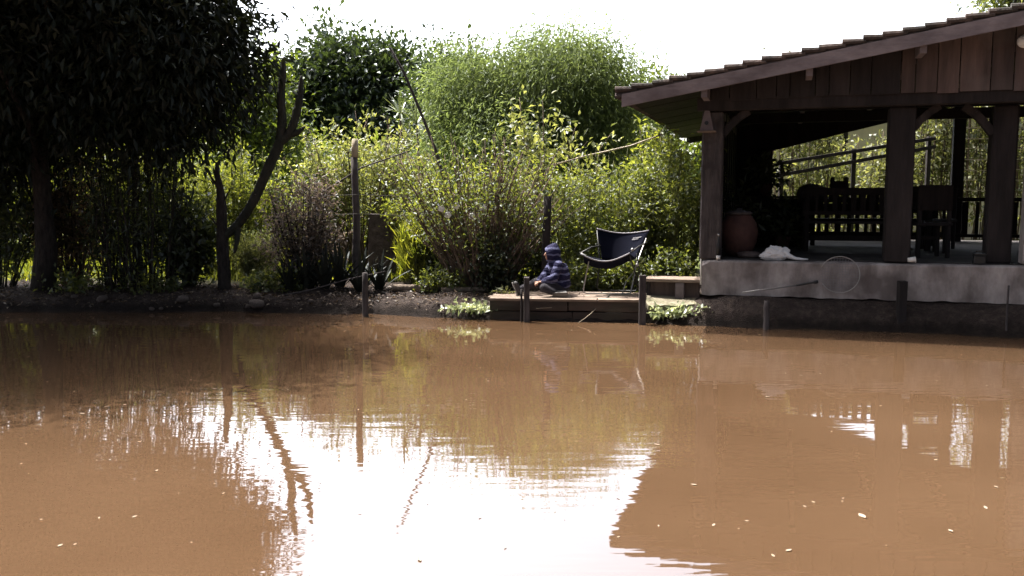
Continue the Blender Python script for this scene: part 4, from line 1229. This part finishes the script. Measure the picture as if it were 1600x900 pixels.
# --- agaves before the post
def blades(mb, c, n, L, W, spread, up, seed, th=.18, seg=6):
    random.seed(seed); c = Vector(c)
    for i in range(n):
        a = 2 * PI * i * .382 + random.uniform(-.2, .2); t = random.uniform(.1, 1) * spread
        h = Vector((math.cos(a), math.sin(a), 0)); l = L * random.uniform(.65, 1.1); w = W * random.uniform(.8, 1.2)
        side = Vector((-math.sin(a), math.cos(a), 0)); rows = []
        for k in range(seg + 1):
            s = k / seg; ang = t * (1 + .35 * s)
            p = c + h * (.02 + l * s * math.sin(ang)) + Vector((0, 0, l * s * math.cos(ang) * up))
            ww = w * (1 - s) ** .65 * (.75 + .6 * s) * .5 + .002
            nn = (h * math.cos(ang) - Vector((0, 0, 1)) * math.sin(ang)) * -1
            rows.append((p - side * ww, p - nn * ww * th * -1.2, p + side * ww, p - nn * ww * th * 1.0))
        vs = [q for r_ in rows for q in r_]; fs = []
        for k in range(seg):
            for q in range(4): fs.append((k * 4 + q, k * 4 + (q + 1) % 4, k * 4 + 4 + (q + 1) % 4, k * 4 + 4 + q))
        fs.append((3, 2, 1, 0)); mb.add(vs, fs)
for i, (px, h, lab) in enumerate(((452, .55, 'dark spiky agave nearest the cactus'), (478, .75, 'dark spiky agave in front of the dry grey shrub'), (507, .66, 'dark spiky agave between two taller agaves'),
                                  (530, .78, 'dark spiky agave just left of the tall fence post'), (562, .7, 'dark spiky agave at the foot of the tall fence post'), (592, .6, 'dark spiky agave just right of the tall fence post'))):
    p = at(px, 13.15 + .1 * (i % 2)); mb = MB(); blades(mb, p + Vector((0, 0, -.02)), 24, h, .075, .75, 1.0, 60 + i)
    t = thing('agave', lab, 'agave', p, 'row of dark agaves on the bank')
    build('leaves', mb, M['leaf_agave'], t)
    mb = MB(); mb.lathe(p, [(.05, -.05), (.06, .02), (.03, .09)], 8); build('stump', mb, M['stem_dark'], t)
for px, py, lab in ((625, 178, 'upper spiky dracaena head against the dark tree'), (651, 193, 'lower spiky dracaena head right of the upper one')):
    c = P(px, py, 17.2); g0 = at(px + 6, 17.2)
    t = thing('dracaena', lab, 'plant', g0, 'spiky dracaenas'); mb = MB(); blades(mb, c, 26, .46, .05, 1.75, 1.0, px, .1)
    build('leaves', mb, M['leaf_white'], t)
    mb = MB(); mb.tube([g0 - Vector((0, 0, .1)), g0.lerp(c, .5) + Vector((.04, 0, 0)), c], [.03, .024, .018], 7); build('trunk', mb, M['bark_pale'], t, True)
# --- cactus
Yc = 13.35
def CP_(px, py, dy=0): return P(px, py, Yc + dy)
t = thing('cactus', 'tall dark candelabra cactus leaning right with two upright arms', 'cactus', at(347, Yc))
def ribbed(mb, pts, rad, n=16):
    k0 = len(mb.v); pts = [Vector(p) for p in pts]
    fine, rr = [], []
    for i in range(len(pts) - 1):
        for q in range(5):
            s = q / 5
            a, b_, c_, d_ = pts[max(i - 1, 0)], pts[i], pts[i + 1], pts[min(i + 2, len(pts) - 1)]
            fine.append(.5 * ((2 * b_) + (c_ - a) * s + (2 * a - 5 * b_ + 4 * c_ - d_) * s * s + (3 * b_ - a - 3 * c_ + d_) * s ** 3)); rr.append(rad[i] * (1 - s) + rad[i + 1] * s)
    fine.append(pts[-1]); rr.append(rad[-1])
    mb.tube(fine, [r_ * random.uniform(.93, 1.05) for r_ in rr], n)
    for j in range(len(fine)):
        for q in range(1, n, 2):
            i = k0 + j * n + q; mb.v[i] = tuple(Vector(mb.v[i]).lerp(fine[j], .24))
random.seed(2)
b = MB(); ribbed(b, [at(349, Yc) - Vector((0, 0, .1)), CP_(350, 420), CP_(347, 370), CP_(346, 325), CP_(344, 296), CP_(339, 270), CP_(341, 252)], [.115, .10, .09, .078, .06, .04, .012]); limb(b, CP_(344, 300), CP_(322, 262), .025, .008); limb(b, CP_(345, 320), CP_(362, 292), .02, .006); limb(b, CP_(347, 360), CP_(325, 335), .018, .006); build('trunk', b, M['bark'], t, True)
b = MB(); ribbed(b, [CP_(348, 372), CP_(372, 350), CP_(396, 314), CP_(415, 272), CP_(432, 235), CP_(441, 212)], [.065, .068, .072, .076, .076, .068]); build('stem', b, M['cactus'], t, True)
for pts, rd in (([(437, 222), (441, 190), (439, 150), (442, 115), (443, 90)], (.075, .068, .062, .055, .02)), ([(434, 224), (450, 212), (460, 190), (468, 155), (471, 118)], (.068, .07, .066, .058, .02)),
                ([(372, 352), (370, 378), (366, 396)], (.05, .04, .015))):
    b = MB(); ribbed(b, [CP_(x, y) for x, y in pts], rd, 14); build('arm', b, M['cactus'], t, True)
b = MB(); ribbed(b, [CP_(452, 212), CP_(466, 206), CP_(476, 198)], (.05, .04, .015), 12); build('arm', b, M['cactus'], t, True)

# --- trees behind
def bgtree(nm, lab, px, py, Y, wpx, hpx, n, per, cr, L, W, lm, seed, extra=(), r0=.16, group=None, **k):
    r0 = r0 * max(1, Y / 30)
    g0 = at(px, Y); c = P(px, py, Y)
    bl = [ell(px, py, Y, wpx, hpx, wpx * Y / FPX * .8)] + [ell(*e[:2], Y + e[4], e[2], e[3], e[2] * Y / FPX) for e in extra]
    return tree(nm, lab, 'tree', g0, (c.x, Y, c.z + .3), r0, bl, n, per, cr, L, W, lm, M['bark'], seed, group, **k)
bgtree('tree', 'dark round leafy tree behind the cactus and the tall post', 575, 158, 45, 78, 82, 780, 36, 1.05, .34, .17, M['leaf_tree'], 51,
       [(480, 170, 62, 72, .4), (540, 118, 50, 48, -.6), (612, 122, 45, 50, -.2), (505, 120, 34, 60, 0), (590, 215, 85, 60, -.2), (512, 60, 12, 22, 0), (440, 175, 40, 60, 0)], up=.2, shell=.5)
bgtree('tree', 'dark treetop peeping out between the round dark tree and the willow', 705, 125, 33, 45, 48, 240, 30, .8, .2, .1, M['leaf_tree'], 52, [(690, 180, 50, 70, 0)])
bgtree('willow', 'broad light green willow with a smooth dome of hanging leaves', 850, 158, 25, 114, 88, 1200, 80, .62, .15, .03, M['leaf_willow'], 53,
       [(745, 165, 70, 85, -.5), (935, 165, 70, 95, -.4), (870, 110, 88, 46, -.8), (800, 230, 120, 75, -.6), (700, 185, 42, 80, 0), (915, 240, 85, 80, .3), (975, 170, 32, 60, 0)], up=-1.3, droop=.25, shell=.5, flat=1.4, vert=.6, r0=.3)
bgtree('tree', 'small round treetop just left of the roof eave', 1020, 150, 31, 22, 40, 130, 30, .6, .2, .08, M['leaf_far'], 54, [(1010, 200, 40, 60, 0)])
bgtree('tree', 'treetop showing above the pavilion roof at the upper right', 1572, -6, 27, 42, 20, 160, 26, .6, .18, .08, M['leaf_mid'], 55, [(1620, -20, 60, 40, 0)])
bgtree('tree', 'yellow green leafy tree rising between the dark tree and the cactus', 400, 165, 36, 48, 60, 260, 26, 1.0, .26, .12, M['leaf_far'], 56, [(360, 200, 45, 75, 0), (430, 220, 40, 60, 0), (420, 112, 20, 22, 0)], r0=.08)
random.seed(77)
far = [(-160, 200, 40), (-30, 250, 36), (90, 235, 42), (210, 262, 38), (330, 215, 44), (455, 225, 40), (610, 250, 37), (745, 235, 41), (1085, 215, 38), (1180, 225, 43), (1690, 190, 40), (1290, 200, 34), (1420, 190, 36), (1540, 190, 33), (30, 60, 33), (190, 62, 35)]
names = ('far tree at the left edge behind the dark shrubs', 'low far tree under the dark crown at the far left', 'far tree seen through gaps beside the thick trunk', 'lowest far tree behind the cane thicket', 'tall far tree behind the yellow green shrub',
         'far tree just right of the cactus arms', 'far tree behind the spreading pale shrub', 'far tree below the left half of the willow', 'far tree hidden in the corner by the left pavilion post', 'far tree behind the closed side of the pavilion', 'far tree beyond the right end of the pavilion', 'far tree behind the house left of the middle post', 'far tree behind the house right of the middle post', 'far tree behind the house by the right post', 'taller far tree behind the thick trunk at the far left', 'taller far tree behind the cane thicket')
for i, (px, py, Y) in enumerate(far):
    h = 316 - py
    bgtree('tree', names[i], px, py + h * .55, Y, 82, h * .6, 150, 26, 1.2, .32, .16, M['leaf_far'], 90 + i, [(px - 50, py + h * .75, 55, h * .4, .5), (px + 48, py + h * .7, 55, h * .42, -.5)], r0=.14, group='far trees behind the garden', limbs=10)

# --- wild growth and things behind the pavilion
def vines(px, Y, h, wd, n, nl, lm, lab, seed):
    return bush('climbing_vine', lab, 'vine', at(px, Y), h, wd, .4, n, nl, .13, .075, lm, M['stem'], seed, start=.15, base_r=1.0, curve=.15, jit=.16, r0=.02, up=-.2)
vines(1248, 20.5, 5.2, .8, 26, 2100, M['leaf_vine'], 'yellow green vine left of the opening at the back of the pavilion', 70)
vines(1325, 21.4, 3.1, .8, 22, 1800, M['leaf_vine'], 'pale leaved vine in the middle of the back opening', 71)
vines(1395, 20.2, 3.1, .6, 18, 1800, M['leaf_vine'], 'green vine behind the middle pavilion post', 72)
vines(1455, 20.6, 5.6, .65, 22, 2200, M['leaf_vine'], 'tall vine just right of the middle pavilion post', 73)
vines(1515, 20.4, 5.6, .8, 26, 2300, M['leaf_vine'], 'tall vine climbing the wire trellis by the right post', 74)
vines(1600, 20.4, 5.6, .9, 26, 2500, M['leaf_vine'], 'tall vine beyond the right edge of the opening', 75)
# double sloping rail
ra_, rb_ = P(1213, 256, 19.3), P(1462, 216, 19.0); rc_, rd_ = P(1213, 275, 19.3), P(1462, 229, 19.0)
t = thing('sloping_rail', 'dark double handrail sloping up to the right behind the pavilion', 'handrail', at(1340, 19.2))
b = MB(); b.bar(ra_, rb_, .06, .075, (0, 0, 1), .006); build('rail', b, M['wood_dark'], t)
b = MB(); b.bar(rc_, rd_, .06, .075, (0, 0, 1), .006); build('rail', b, M['wood_dark'], t)
for s in (.04, .5, .97):
    p = ra_.lerp(rb_, s); g0 = ground_z(p.x, p.y)
    b = MB(); b.box((p.x, p.y + .07, (p.z + .06 + g0 - .1) / 2), (.09, .075, p.z + .06 - g0 + .1), None, .008, .004); build('post', b, M['wood_dark'], t)
# trellis wires
t = thing('trellis', 'thin pale trellis of level canes among the vines at the right', 'trellis', at(1530, 20.0))
for i in range(9):
    b = MB(); y = 185 + i * 16; b.tube([P(1496 + (i % 3) * 5, y, 20.0), P(1522, y + random.uniform(-2, 2), 20.0), P(1660, y + random.uniform(-2, 2), 20.0)], .011, 5); build('cane', b, M['bamboo'], t)
for px in (1504, 1535, 1580, 1630):
    g0 = at(px, 20.04); b = MB(); b.tube([g0 - Vector((0, 0, .1)), (g0.x + .02, 20.04, 2.2), (g0.x, 20.04, P(px, 178, 20).z)], .018, 6); build('upright', b, M['stem'], t)
# neighbour's house
hx0, hx1, hy = P(1205, 300, 25).x, P(1640, 300, 25).x, 25.0
t = thing('house', 'cream walled house with dark window behind the vines', 'house', Vector(((hx0 + hx1) / 2, hy + 2, .4)))
wx = P(1300, 222, hy); gz_ = .2; zt = 4.3
b = MB()
w0, w1, v0, v1 = wx.x - .45, wx.x + .45, wx.z - .55, wx.z + .5
for (xa, xb, za, zb) in ((hx0, w0, gz_, zt), (w1, hx1, gz_, zt), (w0, w1, gz_, v0), (w0, w1, v1, zt)):
    b.box(((xa + xb) / 2, hy + .1, (za + zb) / 2), (xb - xa, .2, zb - za))
b.box((hx0 + .1, hy + 2.3, (gz_ + zt) / 2), (.2, 4.2, zt - gz_)); b.box((hx1 - .1, hy + 2.3, (gz_ + zt) / 2), (.2, 4.2, zt - gz_)); b.box(((hx0 + hx1) / 2, hy + 4.5, (gz_ + zt) / 2), (hx1 - hx0, .2, zt - gz_))
build('wall', b, M['housewall'], t)
b = MB(); b.box(((hx0 + hx1) / 2, hy + 2.2, zt + .08), (hx1 - hx0 + .7, 5.4, .14), Matrix.Rotation(R(3), 3, 'X'), .01); build('roof', b, M['tile'], t)
wf = build('window', MB().box((wx.x, hy + .07, v1 - .03), (.9, .08, .06)).box((wx.x, hy + .07, v0 + .03), (.9, .08, .06)).box((w0 + .03, hy + .07, (v0 + v1) / 2), (.06, .08, v1 - v0 - .12)).box((w1 - .03, hy + .07, (v0 + v1) / 2), (.06, .08, v1 - v0 - .12)).box((wx.x, hy + .075, (v0 + v1) / 2), (.04, .05, v1 - v0 - .12)), M['wood_dark'], t)
build('pane', MB().box((wx.x, hy + .10, (v0 + v1) / 2), (.78, .01, v1 - v0 - .12)), M['glass_dark'], wf)

# --- posts, poles and litter on the left bank
p = at(557, 13.4); zt = P(557, 217, 13.4).z; zm = P(557, 246, 13.4).z
t = thing('fence_post', 'tall dark fence post with a pale bleached top', 'post', p)
b = MB(); b.tube([(p.x + random.uniform(-.012, .012), 13.4, p.z - .15 + (zm - p.z + .15) * i / 7) for i in range(8)], [.06 - .0015 * i for i in range(8)], 10, wob=.07); build('shaft', b, M['post'], t, True)
b = MB(); b.tube([(p.x, 13.4, zm + .002), (p.x + .005, 13.4, (zm + zt) / 2), (p.x + .01, 13.4, zt)], [.05, .052, .046], 10, wob=.06); build('pale_top', b, M['bamboo'], t, True)
p = at(850, 12.75); tag(build('fence_post', MB().tube([(p.x + .01 * i, 12.75, p.z - .1 + 1.5 * i / 5) for i in range(6)], .055, 9, True, .08), M['wood_dark'], None, True, p), 'dark stout post in the shrubs just behind the hooded person', 'post')
t = thing('fence_wire', 'two thin slack wires strung past the tall fence post through the shrubs', 'wire', P(557, 303, 13.33))
for ya, yb, yc in ((300, 304, 302), (331, 334, 327)):
    b = MB(); b.tube([P(390, ya, 13.5), P(470, yb + 3, 13.4), P(557, yb, 13.32), P(650, yb + 3, 13.5), P(700, yc, 13.6)], .005, 5); build('strand', b, M['line'], t)
def pole(nm, lab, cat, pts, r0, r1, mat):
    n = len(pts); tag(build(nm, MB().tube(pts, [r0 + (r1 - r0) * i / (n - 1) for i in range(n)], 8, True, .06), mat, None, True, pts[0]), lab, cat)
pole('leaning_pole', 'long thin dead pole leaning left above the shrubs in front of the dark tree', 'pole', [P(720, 400, 15.4), P(700, 300, 15.3), P(680, 232, 15.2), P(655, 170, 15.1), P(632, 115, 15.0), P(609, 74, 14.9)], .034, .018, M['post'])
pole('bamboo_pole', 'pale bamboo pole slanting up through the pale shrub behind the fence post', 'pole', [P(420, 345, 15), P(495, 306, 14.9), P(565, 262, 14.8), P(640, 236, 14.7)], .017, .010, M['post'])
pole('bamboo_pole', 'pale curved bamboo pole slanting up toward the roof eave', 'pole', [P(850, 262, 14.4), P(915, 244, 14.3), P(985, 228, 14.2), P(1035, 210, 14.1)], .017, .011, M['bamboo'])
pole('fallen_branch', 'crooked dead branch lying over the bank before the agaves', 'branch', [P(366, 472, 12.8), P(430, 464, 12.85), P(490, 452, 12.8), P(545, 436, 12.8), P(603, 424, 12.85)], .013, .008, M['post'])
q = at(598, 14.6)
tag(build('concrete_slab', MB().box((q.x, q.y, q.z + .52), (.46, .07, 1.15), Matrix.Rotation(.05, 3, 'Y'), .012, .008), M['stone'], None, False, q), 'grey upright concrete slab half hidden right of the tall fence post', 'slab')
logs = [(612, 690, 457, 12.95, .045, 'cut log lying left on top of the bank'), (662, 772, 454, 13.05, .05, 'long cut log at the back of the pile on the bank'), (690, 762, 461, 12.85, .035, 'thin short log nearest the water on the bank')]
for i, (xa, xb, py, Y, r_, lab) in enumerate(logs):
    a, c = P(xa, py, Y), P(xb, py + 1, Y + .05); za = ground_z(a.x, Y) + r_ * .8; zc = ground_z(c.x, Y) + r_ * .8
    pts = [Vector((a.x + (c.x - a.x) * k / 6, Y + .05 * k / 6 + random.uniform(-.01, .01), za + (zc - za) * k / 6 + .01)) for k in range(7)]
    t = thing('log', lab, 'log', pts[0], 'logs on the bank'); build('trunk', MB().tube(pts, r_, 9, True, .08), M['bark_pale'], t, True)
    build('cut_end', MB().tube([pts[-1] + Vector((.001, 0, 0)), pts[-1] + Vector((.006, 0, 0))], r_ * .9, 9), M['bamboo'], t)
# stones along the waterline
random.seed(31)
stn = bpy.data.meshes.new('stone'); sb = MB(); sb.ball((0, 0, 0), (1, .8, .6), 12, 8, None, .12); stn.from_pydata(sb.v, [], sb.f); stn.materials.append(M['stone'])
stn.polygons.foreach_set('use_smooth', [True] * len(stn.polygons))
for i in range(13):
    px = random.uniform(-20, 540)
    x = G(px, 492).x; y = bank_y(x) + abs(random.gauss(.02, .22)); r_ = random.choice((.03, .04, .05, .07, .10)) * random.uniform(.8, 1.2)
    o = bpy.data.objects.new('stone', stn); COL.objects.link(o); o.scale = (r_, r_, r_); o.rotation_euler = (0, random.uniform(-.3, .3), random.uniform(0, 6))
    o.location = (x, y, max(ground_z(x, y), -.01) + r_ * .2)
    tag(o, 'small rough stone half sunk in the earth bank at the waterline', 'stone', 'stones along the waterline')
# pale scraps at the water's edge
for px, py, lab, sc in ((514, 486, 'crumpled pale scrap floating at the left bank', .05), (664, 491, 'flat pale scrap at the waterline near the whitish plant', .075), (296, 484, 'grey board scrap at the waterline below the twin trunk', .11)):
    c = G(px, py, .02); mb = MB(); mb.ball(c, (sc, sc * .6, sc * .3), 12, 8, None, .16)
    tag(build('scrap', mb, M['cloth_white'] if px != 296 else M['wood_grey'], None, True, c), lab, 'scrap')
# dead leaves and twigs scattered over the bank: beyond counting
rng = np.random.default_rng(5); N = 2600
X = rng.uniform(-8.6, 2.2, N); off = np.abs(rng.normal(.45, .5, N)) + .05
pts = np.array([(x, bank_y(x) + o_, 0) for x, o_ in zip(X, off)])
keep = ~((pts[:, 0] > -.32) & (pts[:, 1] < fy + .95)); pts = pts[keep]
pts[:, 2] = [ground_z(p_[0], p_[1]) + .008 for p_ in pts]
n_ = len(pts); d = rng.normal(0, 1, (n_, 3)); d[:, 2] *= .3; nn = rng.normal(0, .3, (n_, 3)); nn[:, 2] += 1
lv = leaf_arrays(pts, d, nn, rng.uniform(.03, .09, n_), rng.uniform(.015, .04, n_), .2, .2)
tag(build_leaves('leaf_litter', [lv], M['litter']), 'dead leaves scattered over the earth bank', 'leaf litter', kind='stuff')
# lawn grass behind the shrubs
N = 30000; X = rng.uniform(-11, 6, N); Yg = rng.uniform(14.2, 24, N)
kp = ~((X > 2.0) & (Yg < 19)); X, Yg = X[kp], Yg[kp]; N = len(X)
c = np.stack([X, Yg, np.array([ground_z(a, b_) for a, b_ in zip(X, Yg)]) - .01], 1)
d = rng.normal(0, .35, (N, 3)); d[:, 2] = 1
lv = leaf_arrays(c, d, rng.normal(0, 1, (N, 3)), rng.uniform(.08, .26, N), rng.uniform(.01, .022, N), .1, .3)
tag(build_leaves('grass', [lv], M['grass']), 'sunny lawn grass behind the shrubs', 'grass', kind='stuff')
# leaves afloat
random.seed(14)
lf = MB(); n = 10
def lfp(i, j): u_ = i * 2 - 1; w_ = .42 * (1 - abs(u_) ** 1.8) ; return (u_, (j * 2 - 1) * w_, .12 * u_ * u_ + .10 * abs(j * 2 - 1) * (1 - u_ * u_))
lf.sheet(lfp, 10, 4); lme = bpy.data.meshes.new('floating_leaf'); lme.from_pydata(lf.v, [], lf.f); lme.materials.append(M['leaf_scrap'])
so_ = [(1347, 806, .035), (1084, 757, .02), (94, 852, .018), (245, 735, .016), (1115, 820, .015), (1540, 793, .02), (1208, 868, .016), (560, 640, .014), (1462, 718, .014), (218, 690, .012)]
for i in range(120):
    px_ = random.uniform(0, 1600) if i % 3 else random.gauss(random.choice((180, 1400, 1150, 650)), 90)
    so_.append((px_, 515 + 375 * random.random() ** 1.7, random.choice((.006, .008, .01, .012, .012, .016, .022))))
for px, py, r_ in so_:
    if py < 500 + max(0, px - 765) * .035 + 8: continue
    p = G(px, py, .004); o = bpy.data.objects.new('floating_leaf', lme); COL.objects.link(o)
    o.location = p; o.scale = (r_, r_, r_ * .6); o.rotation_euler = (random.uniform(-.1, .1), random.uniform(-.1, .1), random.uniform(0, 6.28))
    big_ = r_ > .03
    tag(o, 'curled pale leaf floating largest of all at the lower right' if big_ else 'tiny pale leaf scrap floating on the brown water', 'floating leaf', None if big_ else 'leaf scraps floating on the pond')

# ================================================================== LIGHT, SKY, CAMERA
sl_ = bpy.data.lights.new('sun', 'SUN'); sl_.energy = SUN_E; sl_.angle = R(.5); sl_.color = (1.0, .95, .87)
so = bpy.data.objects.new('sun', sl_); COL.objects.link(so); so.rotation_euler = SUN_DIR.to_track_quat('Z', 'Y').to_euler(); so.location = (0, 0, 30)
w = bpy.data.worlds.new('World'); S.world = w; w.use_nodes = True
nt = w.node_tree; nt.nodes.clear()
sk = nt.nodes.new('ShaderNodeTexSky'); sk.sky_type = 'NISHITA'; sk.sun_disc = False
sk.sun_elevation = SUN_EL; sk.sun_rotation = -SUN_AZ; sk.dust_density = SKY_DUST; sk.air_density = SKY_AIR; sk.ozone_density = 1.0; sk.altitude = 200
hs = nt.nodes.new('ShaderNodeHueSaturation'); hs.inputs['Saturation'].default_value = SKY_SAT; hs.inputs['Value'].default_value = 1.0
bg = nt.nodes.new('ShaderNodeBackground'); bg.inputs['Strength'].default_value = SKY_STR
wo = nt.nodes.new('ShaderNodeOutputWorld')
# thin white haze: the low sky on the sun's side is much brighter than the sky behind the viewer
tc_ = nt.nodes.new('ShaderNodeTexCoord'); dp = nt.nodes.new('ShaderNodeVectorMath'); dp.operation = 'DOT_PRODUCT'
dp.inputs[1].default_value = (-math.sin(SUN_AZ * .5), math.cos(SUN_AZ * .5), 0)
nt.links.new(tc_.outputs['Generated'], dp.inputs[0])
mr_ = nt.nodes.new('ShaderNodeMapRange'); mr_.interpolation_type = 'SMOOTHSTEP'
mr_.inputs[1].default_value = -.1; mr_.inputs[2].default_value = .9; mr_.inputs[3].default_value = HAZE[0]; mr_.inputs[4].default_value = HAZE[1]
nt.links.new(dp.outputs['Value'], mr_.inputs[0])
ml = nt.nodes.new('ShaderNodeVectorMath'); ml.operation = 'SCALE'; nt.links.new(hs.outputs[0], ml.inputs[0]); nt.links.new(mr_.outputs[0], ml.inputs['Scale'])
nt.links.new(sk.outputs[0], hs.inputs['Color']); nt.links.new(ml.outputs[0], bg.inputs[0]); nt.links.new(bg.outputs[0], wo.inputs[0])
cd = bpy.data.cameras.new('camera'); cam = bpy.data.objects.new('camera', cd); COL.objects.link(cam)
cd.sensor_width = 36; cd.lens = 36 * FPX / 1600; cd.clip_end = 2000; cd.clip_start = .05
cam.location = (0, 0, CAMH); cam.rotation_euler = (R(90) - PITCH, 0, 0)
S.camera = cam
S.render.engine = 'CYCLES'
S.cycles.max_bounces = 7; S.cycles.diffuse_bounces = 4; S.cycles.glossy_bounces = 3; S.cycles.transmission_bounces = 4
S.cycles.use_denoising = True
vs_ = S.view_settings; vs_.view_transform = 'Standard'; vs_.look = 'None'; vs_.gamma = 1; vs_.exposure = EXPO; vs_.use_curve_mapping = False
